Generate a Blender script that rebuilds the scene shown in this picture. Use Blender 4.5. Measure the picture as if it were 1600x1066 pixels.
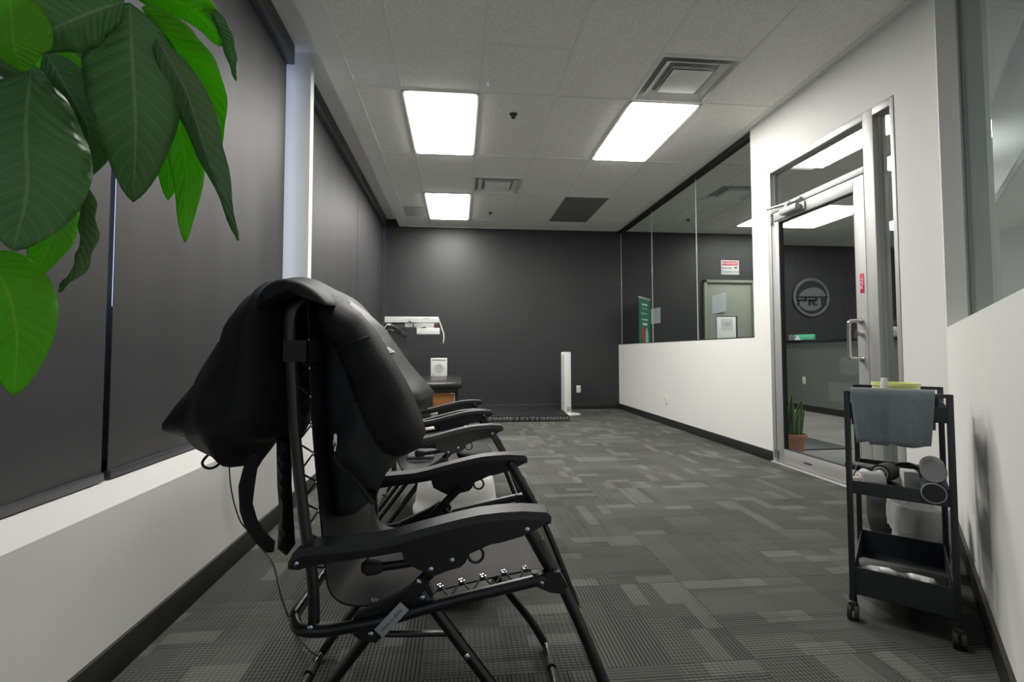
import bpy, bmesh, math, random
from mathutils import Vector, Matrix, noise
from mathutils.geometry import delaunay_2d_cdt
random.seed(7)
C = bpy.context.scene.collection
for o in list(bpy.data.objects): bpy.data.objects.remove(o)

# ------------------------------------------------------------ camera
cam_d = bpy.data.cameras.new('camera'); cam = bpy.data.objects.new('camera', cam_d); C.objects.link(cam)
cam_d.sensor_width = 36; cam_d.lens = 761.25 / 1600 * 36; cam_d.clip_start = 0.02; cam_d.clip_end = 200
cam_d.shift_x = (800 - 788.08) / 1600; cam_d.shift_y = -(533 - 519.41) / 1600
CZ = 0.922
r_ = Vector((0.99561, -0.09363, -0.00111)); u_ = Vector((-0.00286, -0.04227, 0.9991)); f_ = Vector((0.09359, 0.99471, 0.04235))
m = Matrix((r_, u_, -f_)).transposed().to_4x4(); m.translation = Vector((0, 0, CZ)); cam.matrix_world = m
bpy.context.scene.camera = cam
# ------------------------------------------------------------ world and exposure
sc = bpy.context.scene
w = bpy.data.worlds.new('sky'); sc.world = w; w.use_nodes = True
bgn = w.node_tree.nodes['Background']; bgn.inputs[0].default_value = (0.62, 0.70, 1.0, 1); bgn.inputs[1].default_value = 1.9
sc.view_settings.view_transform = 'Standard'; sc.view_settings.look = 'None'; sc.view_settings.gamma = 1
sc.view_settings.use_curve_mapping = False; sc.view_settings.exposure = 0.0
ROOM_LAMP = 34.0     # emission of the ceiling panels
NEAR_LAMP = 18.0     # panel above the first chairs
LOBBY_LAMP = 13.0

# ------------------------------------------------------------ materials
def new_mat(name):
    mt = bpy.data.materials.new(name); mt.use_nodes = True
    nt = mt.node_tree; nt.nodes.clear()
    return mt, nt
class NT:
    def __init__(s, nt): s.nt = nt
    def n(s, t, **k):
        nd = s.nt.nodes.new(t)
        for a, b in k.items(): setattr(nd, a, b)
        return nd
    def l(s, a, b): s.nt.links.new(a, b)
    def math(s, op, a, b=None, c=None):
        nd = s.n('ShaderNodeMath', operation=op)
        for i, v in enumerate((a, b, c)):
            if v is None: continue
            if isinstance(v, (int, float)): nd.inputs[i].default_value = v
            else: s.l(v, nd.inputs[i])
        return nd.outputs[0]
    def mixc(s, f, a, b):
        nd = s.n('ShaderNodeMix', data_type='RGBA')
        for i, v in ((0, f), (6, a), (7, b)):
            if isinstance(v, (int, float)): nd.inputs[i].default_value = v
            elif isinstance(v, tuple): nd.inputs[i].default_value = (*v[:3], 1)
            else: s.l(v, nd.inputs[i])
        return nd.outputs[2]
    def noise(s, vec, scale, detail=2, rough=.5):
        nd = s.n('ShaderNodeTexNoise'); nd.inputs['Scale'].default_value = scale
        nd.inputs['Detail'].default_value = detail; nd.inputs['Roughness'].default_value = rough
        if vec is not None: s.l(vec, nd.inputs['Vector'])
        return nd.outputs[0]
    def white(s, x, y, z=0.0):
        c = s.n('ShaderNodeCombineXYZ')
        for i, v in enumerate((x, y, z)):
            if isinstance(v, (int, float)): c.inputs[i].default_value = v
            else: s.l(v, c.inputs[i])
        nd = s.n('ShaderNodeTexWhiteNoise', noise_dimensions='3D'); s.l(c.outputs[0], nd.inputs['Vector'])
        return nd.outputs[0]
def mat(name, col, rough=.6, metal=0., var=.08, scale=8., bump=0., bscale=60., spec=.5, sheen=0., coat=0., emit=None, estr=0.):
    mt, nt = new_mat(name); g = NT(nt)
    out = g.n('ShaderNodeOutputMaterial'); b = g.n('ShaderNodeBsdfPrincipled'); g.l(b.outputs[0], out.inputs[0])
    tc = g.n('ShaderNodeTexCoord')
    nz = g.noise(tc.outputs['Object'], scale, 3)
    lo = tuple(max(0, c * (1 - var)) for c in col); hi = tuple(min(1, c * (1 + var)) for c in col)
    g.l(g.mixc(nz, lo, hi), b.inputs['Base Color'])
    b.inputs['Roughness'].default_value = rough; b.inputs['Metallic'].default_value = metal
    b.inputs['Specular IOR Level'].default_value = spec
    if sheen: b.inputs['Sheen Weight'].default_value = sheen
    if coat: b.inputs['Coat Weight'].default_value = coat
    if bump:
        nb = g.noise(tc.outputs['Object'], bscale, 4, .6)
        bn = g.n('ShaderNodeBump'); bn.inputs['Strength'].default_value = bump; bn.inputs['Distance'].default_value = .002
        g.l(nb, bn.inputs['Height']); g.l(bn.outputs[0], b.inputs['Normal'])
    if emit:
        b.inputs['Emission Color'].default_value = (*emit, 1); b.inputs['Emission Strength'].default_value = estr
    return mt

M = {}
M['wall_white'] = mat('white_wall_paint', (.745, .742, .712), .75, bump=.15, bscale=180, var=.02)
M['wall_black'] = mat('black_wall_paint', (.0195, .0208, .022), .5, bump=.15, bscale=150, var=.08, scale=2)
M['wall_lobby'] = mat('lobby_grey_paint', (.42, .43, .42), .7, var=.03)
M['drywall_grey'] = mat('bulkhead_paint', (.82, .82, .80), .8, var=.03)
M['base'] = mat('vinyl_baseboard', (.018, .018, .019), .45, var=.15)
M['blind'] = mat('blackout_fabric', (.028, .028, .031), .6, var=.05, bump=.1, bscale=400)
M['blind_bar'] = mat('blind_bar', (.04, .04, .045), .4)
M['aluminium'] = mat('brushed_aluminium', (.47, .47, .46), .5, metal=.5, var=.03)
M['steel'] = mat('satin_steel', (.62, .62, .60), .25, metal=1)
M['chrome'] = mat('chrome', (.80, .80, .82), .12, metal=1)
M['bolt'] = mat('zinc_bolt', (.55, .62, .80), .22, metal=1)
M['gasket'] = mat('rubber_gasket', (.012, .012, .012), .6)
M['tube'] = mat('black_tube', (.013, .014, .016), .32, var=.2, spec=.6)
M['tube_gloss'] = mat('glossy_tube', (.012, .012, .014), .2, spec=.6)
M['plastic_arm'] = mat('armrest_plastic', (.045, .047, .050), .48, bump=.2, bscale=500, var=.1)
M['plastic_dark'] = mat('dark_plastic', (.014, .015, .017), .42, bump=.1, bscale=400)
M['rubber'] = mat('rubber', (.02, .02, .02), .7)
M['cord'] = mat('bungee_cord', (.02, .02, .022), .6)
M['coat'] = mat('coat_shell', (.021, .0215, .023), .6, var=.25, scale=5, bump=.5, bscale=90, spec=.18)
M['coat_lit'] = mat('coat_shell_lit', (.024, .026, .028), .5, var=.3, scale=7, bump=.4, bscale=60, spec=.25)  # lighter copy of the coat shell: light on its facing panels put into the colour
M['white_plastic'] = mat('white_plastic', (.74, .74, .72), .4, var=.02)
M['white_paper'] = mat('white_paper', (.80, .81, .80), .8, var=.02)
M['grey_paper'] = mat('grey_paper', (.42, .46, .48), .8, var=.03)
M['ink'] = mat('ink', (.05, .05, .055), .7)
M['ink_grey'] = mat('grey_ink', (.35, .36, .36), .7)
M['red'] = mat('red_print', (.62, .03, .08), .5)
M['green'] = mat('green_print', (.012, .18, .11), .5, var=.12, scale=4)
M['green_card'] = mat('green_card', (.12, .55, .33), .5)
M['terracotta'] = mat('terracotta', (.56, .26, .17), .8, var=.08, scale=20)
M['soil'] = mat('soil', (.03, .022, .015), .95, bump=.6)
M['vinyl_black'] = mat('black_vinyl', (.017, .017, .018), .28, bump=.15, bscale=200)
M['wood_orange'] = mat('varnished_wood', (.56, .24, .06), .35, var=.25, scale=3)
M['mat_black'] = mat('mat_cover', (.014, .015, .016), .45, var=.2)
M['door_grey'] = mat('painted_door', (.245, .265, .215), .5, var=.03)
M['desk'] = mat('desk_laminate', (.17, .175, .17), .35, var=.04)
M['desk_top'] = mat('desk_top', (.015, .015, .016), .25)
M['towel'] = mat('towel', (.155, .19, .20), .95, bump=1., bscale=260, sheen=.3, var=.12, scale=30)
M['yellow'] = mat('yellow_plastic', (.78, .80, .30), .4, var=.06)
M['trolley'] = mat('trolley_steel', (.020, .022, .024), .45, var=.15)
M['cup_grey'] = mat('grey_device', (.30, .30, .31), .5, var=.05)
M['pale_device'] = mat('pale_device', (.52, .52, .52), .45, var=.05)
M['black_soft'] = mat('black_soft', (.016, .016, .018), .6)
M['book'] = mat('book_cover', (.48, .30, .20), .6)
M['cream'] = mat('cream', (.70, .67, .55), .6)
M['logo'] = mat('logo_metal', (.20, .215, .22), .45, metal=.3)
M['tile_dark'] = mat('dark_ceiling_tile', (.17, .17, .155), .85, var=.06)
M['sprinkler'] = mat('sprinkler_metal', (.10, .10, .10), .35, metal=.8)
M['vent_dark'] = mat('duct_dark', (.42, .42, .41), .8)
M['vent'] = mat('vent_paint', (.80, .80, .78), .6, var=.03)
M['bark'] = mat('stem_bark', (.13, .15, .05), .7, var=.3, scale=40)
M['pot_dark'] = mat('dark_pot', (.03, .03, .03), .4)
M['photo_blue'] = mat('poster_print', (.10, .14, .17), .4, var=.8, scale=3.)
M['stool'] = mat('stool_white', (.74, .73, .69), .45, var=.03)

def stool_mat():
    mt, nt = new_mat('speckled_white'); g = NT(nt)
    out = g.n('ShaderNodeOutputMaterial'); b = g.n('ShaderNodeBsdfPrincipled'); g.l(b.outputs[0], out.inputs[0])
    tc = g.n('ShaderNodeTexCoord'); v = g.n('ShaderNodeTexVoronoi'); v.inputs['Scale'].default_value = 70; g.l(tc.outputs['Object'], v.inputs['Vector'])
    sp = g.math('LESS_THAN', v.outputs['Distance'], .13)
    sel = g.math('GREATER_THAN', g.noise(tc.outputs['Object'], 23, 2), .52)
    g.l(g.mixc(g.math('MULTIPLY', sp, sel), (.92, .91, .87), (.42, .42, .40)), b.inputs['Base Color']); b.inputs['Roughness'].default_value = .4
    return mt
M['stool'] = stool_mat()
M['cushion'] = mat('matte_cushion', (.03, .03, .032), .7, spec=.2)
M['cloth_grey'] = mat('folded_grey_cloth', (.10, .10, .105), .9)
M['orange'] = mat('orange_rubber', (.70, .22, .05), .5)

def glass_mat(name, tint, refl=1.0, haze=0.0, graze=.9):
    mt, nt = new_mat(name); g = NT(nt)
    out = g.n('ShaderNodeOutputMaterial'); tr = g.n('ShaderNodeBsdfTransparent'); gl = g.n('ShaderNodeBsdfGlossy')
    tr.inputs[0].default_value = (*tint, 1); gl.inputs['Roughness'].default_value = .01; gl.inputs[0].default_value = (refl, refl, refl, 1)
    ge = g.n('ShaderNodeNewGeometry'); dt = g.n('ShaderNodeVectorMath', operation='DOT_PRODUCT'); g.l(ge.outputs['Normal'], dt.inputs[0]); g.l(ge.outputs['Incoming'], dt.inputs[1])
    ca = g.math('ABSOLUTE', dt.outputs['Value']); sch = g.math('ADD', .035, g.math('MULTIPLY', g.math('POWER', g.math('SUBTRACT', 1.0, ca), 5.0), graze))
    mx = g.n('ShaderNodeMixShader'); g.l(sch, mx.inputs[0]); g.l(tr.outputs[0], mx.inputs[1]); g.l(gl.outputs[0], mx.inputs[2])
    last = mx.outputs[0]
    if haze:
        df = g.n('ShaderNodeBsdfDiffuse'); df.inputs[0].default_value = (.75, .76, .76, 1)
        m2 = g.n('ShaderNodeMixShader'); m2.inputs[0].default_value = haze; g.l(last, m2.inputs[1]); g.l(df.outputs[0], m2.inputs[2]); last = m2.outputs[0]
    tc = g.n('ShaderNodeTexCoord'); nz = g.noise(tc.outputs['Object'], 1.5, 1)
    bn = g.n('ShaderNodeBump'); bn.inputs['Strength'].default_value = .01; g.l(nz, bn.inputs['Height']); g.l(bn.outputs[0], gl.inputs['Normal'])
    g.l(last, out.inputs[0]); return mt
M['glass'] = glass_mat('clear_glass', (.90, .92, .91), .8)
M['glass_low'] = glass_mat('low_reflection_glass', (.84, .88, .875), .8, 0, .28)
M['glass_thin'] = glass_mat('outer_glass', (.95, .96, .97), .8)
M['film'] = glass_mat('plastic_film', (.85, .85, .85), .8, .32)

def emis(name, col, strength, var=.02):
    mt, nt = new_mat(name); g = NT(nt)
    out = g.n('ShaderNodeOutputMaterial'); e = g.n('ShaderNodeEmission'); e.inputs[1].default_value = strength
    tc = g.n('ShaderNodeTexCoord'); nz = g.noise(tc.outputs['Object'], 3, 1)
    g.l(g.mixc(nz, tuple(c * (1 - var) for c in col), col), e.inputs[0]); g.l(e.outputs[0], out.inputs[0]); return mt
M['lamp'] = emis('lit_diffuser', (1, .985, .94), ROOM_LAMP)
M['lamp_near'] = emis('lit_near_diffuser', (1, .985, .94), NEAR_LAMP)
M['lamp_lobby'] = emis('lit_lobby_diffuser', (1, .985, .95), LOBBY_LAMP)
M['lamp_dim'] = emis('dim_lobby_diffuser', (1, .99, .96), .85, .25)
M['screen'] = emis('backlit_sheet', (1, 1, 1), 1.0)

def carpet_mat():
    mt, nt = new_mat('carpet_tiles'); g = NT(nt)
    out = g.n('ShaderNodeOutputMaterial'); b = g.n('ShaderNodeBsdfPrincipled'); g.l(b.outputs[0], out.inputs[0])
    tc = g.n('ShaderNodeTexCoord'); sp = g.n('ShaderNodeSeparateXYZ'); g.l(tc.outputs['Object'], sp.inputs[0])
    X, Y = sp.outputs[0], sp.outputs[1]; T = .50
    X0 = g.math('ADD', X, .11); Y0 = g.math('ADD', Y, .07)
    tx = g.math('FLOOR', g.math('DIVIDE', X0, T)); ty = g.math('FLOOR', g.math('DIVIDE', Y0, T))
    par = g.math('PINGPONG', g.math('ADD', tx, ty), 1.0)
    def pick(a, bb): # par 0 -> a, 1 -> bb
        return g.math('ADD', g.math('MULTIPLY', a, g.math('SUBTRACT', 1.0, par)), g.math('MULTIPLY', bb, par))
    U = pick(X0, Y0); V = pick(Y0, X0)     # U across the ribs, V along them
    tid = g.white(tx, ty)
    # large soft blocks
    def blocks(a, bsz, seed):
        return g.white(g.math('FLOOR', g.math('DIVIDE', U, a)), g.math('FLOOR', g.math('DIVIDE', V, bsz)), g.math('ADD', g.math('MULTIPLY', tid, 7.0), seed))
    b1 = blocks(.125, .25, 1.3); b2 = blocks(.0625, .167, 4.1); b3 = blocks(.25, .125, 9.7)
    k2 = g.math('GREATER_THAN', b2, .82); k3 = g.math('GREATER_THAN', b3, .72)
    # ribs: fine lines along V, each with its own random tone
    rib = g.math('FRACT', g.math('DIVIDE', U, .0125)); ribl = g.math('GREATER_THAN', g.math('ABSOLUTE', g.math('SUBTRACT', rib, .5)), .34)
    ribid = g.white(g.math('FLOOR', g.math('DIVIDE', U, .0125)), tid, 2.0)
    crs = g.math('FRACT', g.math('DIVIDE', V, .0165)); crl = g.math('GREATER_THAN', g.math('ABSOLUTE', g.math('SUBTRACT', crs, .5)), .36)
    deep = g.math('GREATER_THAN', ribid, .86)
    fine = g.noise(tc.outputs['Object'], 420, 2, .8)
    weave = g.math('MULTIPLY', g.math('ABSOLUTE', g.math('SUBTRACT', g.math('FRACT', g.math('DIVIDE', V, .0082)), .5)), 2.0)
    big = g.noise(tc.outputs['Object'], 1.1, 1)
    v = g.math('ADD', .090, g.math('MULTIPLY', g.math('SUBTRACT', b1, .5), .030))
    v = g.math('ADD', v, g.math('MULTIPLY', k2, .034)); v = g.math('ADD', v, g.math('MULTIPLY', k3, .013))
    v = g.math('ADD', v, g.math('MULTIPLY', g.math('SUBTRACT', tid, .5), .022))
    rs = g.math('ADD', .030, g.math('MULTIPLY', b3, .035))
    v = g.math('SUBTRACT', v, g.math('MULTIPLY', ribl, rs))
    v = g.math('SUBTRACT', v, g.math('MULTIPLY', g.math('MULTIPLY', crl, g.math('GREATER_THAN', b1, .45)), .026))
    v = g.math('SUBTRACT', v, g.math('MULTIPLY', g.math('MULTIPLY', ribl, deep), .05))
    v = g.math('ADD', v, g.math('MULTIPLY', g.math('SUBTRACT', weave, .5), .022))
    v = g.math('MULTIPLY', v, g.math('ADD', .55, g.math('MULTIPLY', fine, .9)))
    v = g.math('MULTIPLY', v, g.math('ADD', .85, g.math('MULTIPLY', big, .3)))
    # tile seam
    def seam(t):
        fr = g.math('FRACT', g.math('DIVIDE', t, T)); return g.math('GREATER_THAN', g.math('ABSOLUTE', g.math('SUBTRACT', fr, .5)), .497)
    sm = g.math('MAXIMUM', seam(X0), seam(Y0)); v = g.math('MULTIPLY', v, g.math('SUBTRACT', 1.0, g.math('MULTIPLY', sm, .45)))
    v = g.math('MAXIMUM', v, .012)
    cc = g.n('ShaderNodeCombineColor'); g.l(g.math('MULTIPLY', v, 1.0), cc.inputs[0]); g.l(g.math('MULTIPLY', v, 1.03), cc.inputs[1]); g.l(g.math('MULTIPLY', v, .93), cc.inputs[2])
    g.l(cc.outputs[0], b.inputs['Base Color']); b.inputs['Roughness'].default_value = .95; b.inputs['Specular IOR Level'].default_value = .15
    bn = g.n('ShaderNodeBump'); bn.inputs['Strength'].default_value = .6; bn.inputs['Distance'].default_value = .003; g.l(v, bn.inputs['Height']); g.l(bn.outputs[0], b.inputs['Normal'])
    return mt
M['carpet'] = carpet_mat()

def ceiling_mat():
    mt, nt = new_mat('acoustic_tile'); g = NT(nt)
    out = g.n('ShaderNodeOutputMaterial'); b = g.n('ShaderNodeBsdfPrincipled'); g.l(b.outputs[0], out.inputs[0])
    tc = g.n('ShaderNodeTexCoord'); n1 = g.noise(tc.outputs['Object'], 75, 3, .75); n2 = g.noise(tc.outputs['Object'], 160, 2, .6)
    h = g.math('ADD', g.math('MULTIPLY', n1, .6), g.math('MULTIPLY', n2, .4))
    t = g.math('MULTIPLY', g.math('SUBTRACT', h, .36), 4.0)
    nd = g.n('ShaderNodeClamp'); g.l(t, nd.inputs[0])
    g.l(g.mixc(nd.outputs[0], (.72, .72, .69), (.92, .92, .88)), b.inputs['Base Color']); b.inputs['Roughness'].default_value = .9; b.inputs['Specular IOR Level'].default_value = .1
    bn = g.n('ShaderNodeBump'); bn.inputs['Strength'].default_value = .5; bn.inputs['Distance'].default_value = .002; g.l(h, bn.inputs['Height']); g.l(bn.outputs[0], b.inputs['Normal'])
    return mt
M['ceiling'] = ceiling_mat()
M['tbar'] = mat('ceiling_rail', (.78, .78, .75), .6, var=.02)

def plank_mat():
    mt, nt = new_mat('grey_planks'); g = NT(nt)
    out = g.n('ShaderNodeOutputMaterial'); b = g.n('ShaderNodeBsdfPrincipled'); g.l(b.outputs[0], out.inputs[0])
    tc = g.n('ShaderNodeTexCoord'); sp = g.n('ShaderNodeSeparateXYZ'); g.l(tc.outputs['Object'], sp.inputs[0]); X, Y = sp.outputs[0], sp.outputs[1]
    row = g.math('FLOOR', g.math('DIVIDE', Y, .15)); off = g.math('MULTIPLY', g.white(row, 3.0), 1.2)
    pid = g.white(row, g.math('FLOOR', g.math('DIVIDE', g.math('ADD', X, off), 1.2)))
    mp = g.n('ShaderNodeMapping'); mp.inputs['Scale'].default_value = (1.5, 22, 1); g.l(tc.outputs['Object'], mp.inputs[0])
    gr = g.noise(mp.outputs[0], 2.5, 4, .6)
    v = g.math('ADD', .13, g.math('ADD', g.math('MULTIPLY', pid, .09), g.math('MULTIPLY', gr, .14)))
    fr = g.math('FRACT', g.math('DIVIDE', Y, .15)); ln = g.math('LESS_THAN', fr, .03); v = g.math('MULTIPLY', v, g.math('SUBTRACT', 1.0, g.math('MULTIPLY', ln, .5)))
    cc = g.n('ShaderNodeCombineColor'); g.l(v, cc.inputs[0]); g.l(g.math('MULTIPLY', v, .99), cc.inputs[1]); g.l(g.math('MULTIPLY', v, .94), cc.inputs[2])
    g.l(cc.outputs[0], b.inputs['Base Color']); b.inputs['Roughness'].default_value = .38
    return mt
M['planks'] = plank_mat()

def slat_mat():
    mt, nt = new_mat('fluted_black_panel'); g = NT(nt)
    out = g.n('ShaderNodeOutputMaterial'); b = g.n('ShaderNodeBsdfPrincipled'); g.l(b.outputs[0], out.inputs[0])
    tc = g.n('ShaderNodeTexCoord'); sp = g.n('ShaderNodeSeparateXYZ'); g.l(tc.outputs['Object'], sp.inputs[0])
    fr = g.math('FRACT', g.math('DIVIDE', sp.outputs[0], .045)); gv = g.math('LESS_THAN', fr, .3)
    g.l(g.mixc(gv, (.050, .052, .054), (.012, .012, .012)), b.inputs['Base Color']); b.inputs['Roughness'].default_value = .5
    bn = g.n('ShaderNodeBump'); bn.inputs['Strength'].default_value = .8; bn.inputs['Distance'].default_value = .01; bn.invert = True; g.l(gv, bn.inputs['Height']); g.l(bn.outputs[0], b.inputs['Normal'])
    return mt
M['slats'] = slat_mat()

def leaf_mat(name, lo, hi, vein, trans):
    mt, nt = new_mat(name); g = NT(nt)
    out = g.n('ShaderNodeOutputMaterial'); b = g.n('ShaderNodeBsdfPrincipled')
    uv = g.n('ShaderNodeUVMap'); sp = g.n('ShaderNodeSeparateXYZ'); g.l(uv.outputs[0], sp.inputs[0]); U, V = sp.outputs[0], sp.outputs[1]
    a = g.math('ABSOLUTE', g.math('SUBTRACT', V, .5))
    mid = g.math('LESS_THAN', a, .018)
    sv = g.math('FRACT', g.math('MULTIPLY', g.math('SUBTRACT', U, g.math('MULTIPLY', a, .28)), 15.0))
    side = g.math('LESS_THAN', g.math('ABSOLUTE', g.math('SUBTRACT', sv, .5)), .07)
    tc = g.n('ShaderNodeTexCoord'); nz = g.noise(tc.outputs['Object'], 18, 3)
    col = g.mixc(nz, lo, hi); col = g.mixc(g.math('MULTIPLY', side, .28), col, vein); col = g.mixc(g.math('MULTIPLY', mid, .7), col, vein)
    g.l(col, b.inputs['Base Color']); b.inputs['Roughness'].default_value = .33; b.inputs['Specular IOR Level'].default_value = .45
    puff = g.math('ABSOLUTE', g.math('SUBTRACT', sv, .5))
    bn = g.n('ShaderNodeBump'); bn.inputs['Strength'].default_value = .6; bn.inputs['Distance'].default_value = .0014; g.l(g.math('SUBTRACT', puff, g.math('MULTIPLY', mid, .5)), bn.inputs['Height']); g.l(bn.outputs[0], b.inputs['Normal'])
    tl = g.n('ShaderNodeBsdfTranslucent'); g.l(col, tl.inputs[0]); mx = g.n('ShaderNodeMixShader'); mx.inputs[0].default_value = trans
    g.l(b.outputs[0], mx.inputs[1]); g.l(tl.outputs[0], mx.inputs[2]); g.l(mx.outputs[0], out.inputs[0])
    return mt
M['leaf_dark'] = leaf_mat('leaf_dark', (.065, .20, .055), (.105, .27, .075), (.22, .38, .17), .25)
M['leaf_bright'] = leaf_mat('leaf_bright', (.12, .46, .012), (.20, .62, .02), (.30, .62, .08), .55)
M['leaf_pale'] = leaf_mat('leaf_pale', (.07, .17, .05), (.12, .24, .08), (.25, .35, .2), .25)
M['snake_leaf'] = leaf_mat('snake_leaf', (.022, .085, .03), (.06, .17, .06), (.06, .17, .06), .1)
M['snake_edge'] = mat('snake_leaf_edge', (.42, .48, .14), .5)

# ------------------------------------------------------------ mesh helpers
INV = {}
class MB:
    def __init__(s): s.v = []; s.f = []; s.uv = {}
    def add(s, vs, fs):
        k = len(s.v); s.v += [Vector(v) for v in vs]; s.f += [tuple(i + k for i in f) for f in fs]; return s
    def box(s, a, b, bev=0.0, mtx=None):
        x0, y0, z0 = [min(p, q) for p, q in zip(a, b)]; x1, y1, z1 = [max(p, q) for p, q in zip(a, b)]
        if bev <= 0:
            vs = [(x, y, z) for x in (x0, x1) for y in (y0, y1) for z in (z0, z1)]
            fs = [(0, 1, 3, 2), (4, 6, 7, 5), (0, 4, 5, 1), (2, 3, 7, 6), (0, 2, 6, 4), (1, 5, 7, 3)]
        else:
            bm = bmesh.new(); bmesh.ops.create_cube(bm, size=1)
            for v in bm.verts: v.co = Vector(((x0 + x1) / 2 + v.co.x * (x1 - x0), (y0 + y1) / 2 + v.co.y * (y1 - y0), (z0 + z1) / 2 + v.co.z * (z1 - z0)))
            bmesh.ops.bevel(bm, geom=bm.edges[:], offset=min(bev, .49 * min(x1 - x0, y1 - y0, z1 - z0)), segments=2, affect='EDGES', profile=.5)
            bm.verts.index_update(); vs = [v.co.copy() for v in bm.verts]; fs = [[v.index for v in f.verts] for f in bm.faces]; bm.free()
        if mtx: vs = [mtx @ Vector(v) for v in vs]
        return s.add(vs, fs)
    def tube(s, pts, r, seg=10, smooth=0, closed=False, flat=1.0, caps=True):
        P = [Vector(p) for p in pts]
        if smooth: P = catmull(P, smooth, closed)
        n = len(P); R = r if isinstance(r, (list, tuple)) else None
        rings = []; T0 = None; N = None
        for i, p in enumerate(P):
            a = P[i - 1] if (i > 0 or closed) else P[i]; b = P[(i + 1) % n] if (i < n - 1 or closed) else P[i]
            t = (b - a).normalized()
            if N is None:
                up = Vector((0, 1, 0)) if abs(t.y) < .8 else Vector((0, 0, 1)); N = (up - t * up.dot(t)).normalized()
            else:
                N = (N - t * N.dot(t)); N = N.normalized() if N.length > 1e-6 else t.orthogonal().normalized()
            B = t.cross(N)
            rr = r if R is None else R[0] + (R[-1] - R[0]) * i / (n - 1) if len(R) == 2 else R[min(i, len(R) - 1)]
            rings.append([p + N * math.cos(2 * math.pi * k / seg) * rr * flat + B * math.sin(2 * math.pi * k / seg) * rr for k in range(seg)])
        vs = [v for rg in rings for v in rg]; fs = []
        for i in range(n if closed else n - 1):
            j = (i + 1) % n
            for k in range(seg):
                k2 = (k + 1) % seg; fs.append((i * seg + k, i * seg + k2, j * seg + k2, j * seg + k))
        if not closed and caps:
            fs.append(tuple(range(seg - 1, -1, -1))); fs.append(tuple((n - 1) * seg + k for k in range(seg)))
        return s.add(vs, fs)
    def cyl(s, a, b, r, seg=20, r2=None):
        return s.tube([a, b], [r, r if r2 is None else r2], seg)
    def lathe(s, prof, c=(0, 0, 0), seg=32, mtx=None):
        vs = []; fs = []; n = len(prof)
        for (r, z) in prof:
            for k in range(seg):
                a = 2 * math.pi * k / seg; vs.append(Vector((c[0] + r * math.cos(a), c[1] + r * math.sin(a), c[2] + z)))
        for i in range(n - 1):
            for k in range(seg):
                k2 = (k + 1) % seg; fs.append((i * seg + k, i * seg + k2, (i + 1) * seg + k2, (i + 1) * seg + k))
        fs.append(tuple(range(seg - 1, -1, -1))); fs.append(tuple((n - 1) * seg + k for k in range(seg)))
        if mtx: vs = [mtx @ v for v in vs]
        return s.add(vs, fs)
    def prism(s, poly, lo, hi, axis=1):
        """polygon in the two other axes, extruded along axis"""
        def mk(p, t):
            if axis == 1: return (p[0], t, p[1])
            if axis == 0: return (t, p[0], p[1])
            return (p[0], p[1], t)
        n = len(poly); vs = [mk(p, lo) for p in poly] + [mk(p, hi) for p in poly]
        fs = [tuple(range(n)), tuple(range(2 * n - 1, n - 1, -1))] + [(i, i + n, (i + 1) % n + n, (i + 1) % n) for i in range(n)]
        return s.add(vs, fs)
    def strip(s, top, bot, lo, hi):
        """cross-section between two x-z polylines of equal length, extruded in y"""
        n = len(top); return s.prism_quads(top, bot, lo, hi)
    def prism_quads(s, top, bot, lo, hi):
        n = len(top); vs = []
        for t in (lo, hi):
            vs += [(p[0], t, p[1]) for p in top] + [(p[0], t, p[1]) for p in bot]
        k = 2 * n; fs = []
        for i in range(n - 1):
            fs += [(i, i + 1, n + i + 1, n + i), (k + i, k + n + i, k + n + i + 1, k + i + 1), (i, k + i, k + i + 1, i + 1), (n + i, n + i + 1, k + n + i + 1, k + n + i)]
        fs += [(0, n, k + n, k), (n - 1, k + n - 1, k + 2 * n - 1, 2 * n - 1)]
        return s.add(vs, fs)
    def sphere(s, c, r, seg=16, sc_=(1, 1, 1)):
        prof = [(max(1e-4, r * math.sin(math.pi * i / (seg // 2))), -r * math.cos(math.pi * i / (seg // 2))) for i in range(seg // 2 + 1)]
        t = MB(); t.lathe(prof, (0, 0, 0), seg); return s.add([Vector((v.x * sc_[0] + c[0], v.y * sc_[1] + c[1], v.z * sc_[2] + c[2])) for v in t.v], t.f)
    def torus(s, c, R, r, axis='y', seg=24):
        pts = []
        for k in range(seg):
            a = 2 * math.pi * k / seg; x, y = R * math.cos(a), R * math.sin(a)
            pts.append({'y': (c[0] + x, c[1], c[2] + y), 'z': (c[0] + x, c[1] + y, c[2]), 'x': (c[0], c[1] + x, c[2] + y)}[axis])
        return s.tube(pts, r, 8, closed=True)
    def xf(s, mtx): s.v = [mtx @ v for v in s.v]; return s
    def build(s, name, material, parent=None, smooth=True, angle=35, world=False):
        me = bpy.data.meshes.new(name)
        vs = s.v
        if world and parent is not None: mi = INV[parent.name]; vs = [mi @ v for v in vs]
        me.from_pydata([tuple(v) for v in vs], [], s.f); me.update()
        bm = bmesh.new(); bm.from_mesh(me); bmesh.ops.recalc_face_normals(bm, faces=bm.faces); bm.to_mesh(me); bm.free()
        if s.uv:
            uvl = me.uv_layers.new(name='UVMap')
            for lp in me.loops: uvl.data[lp.index].uv = s.uv.get(lp.vertex_index, (0, 0))
        if smooth:
            me.polygons.foreach_set('use_smooth', [True] * len(me.polygons)); me.set_sharp_from_angle(angle=math.radians(angle))
        me.materials.append(material)
        o = bpy.data.objects.new(name, me); C.objects.link(o)
        if parent is not None: o.parent = parent
        return o
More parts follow.
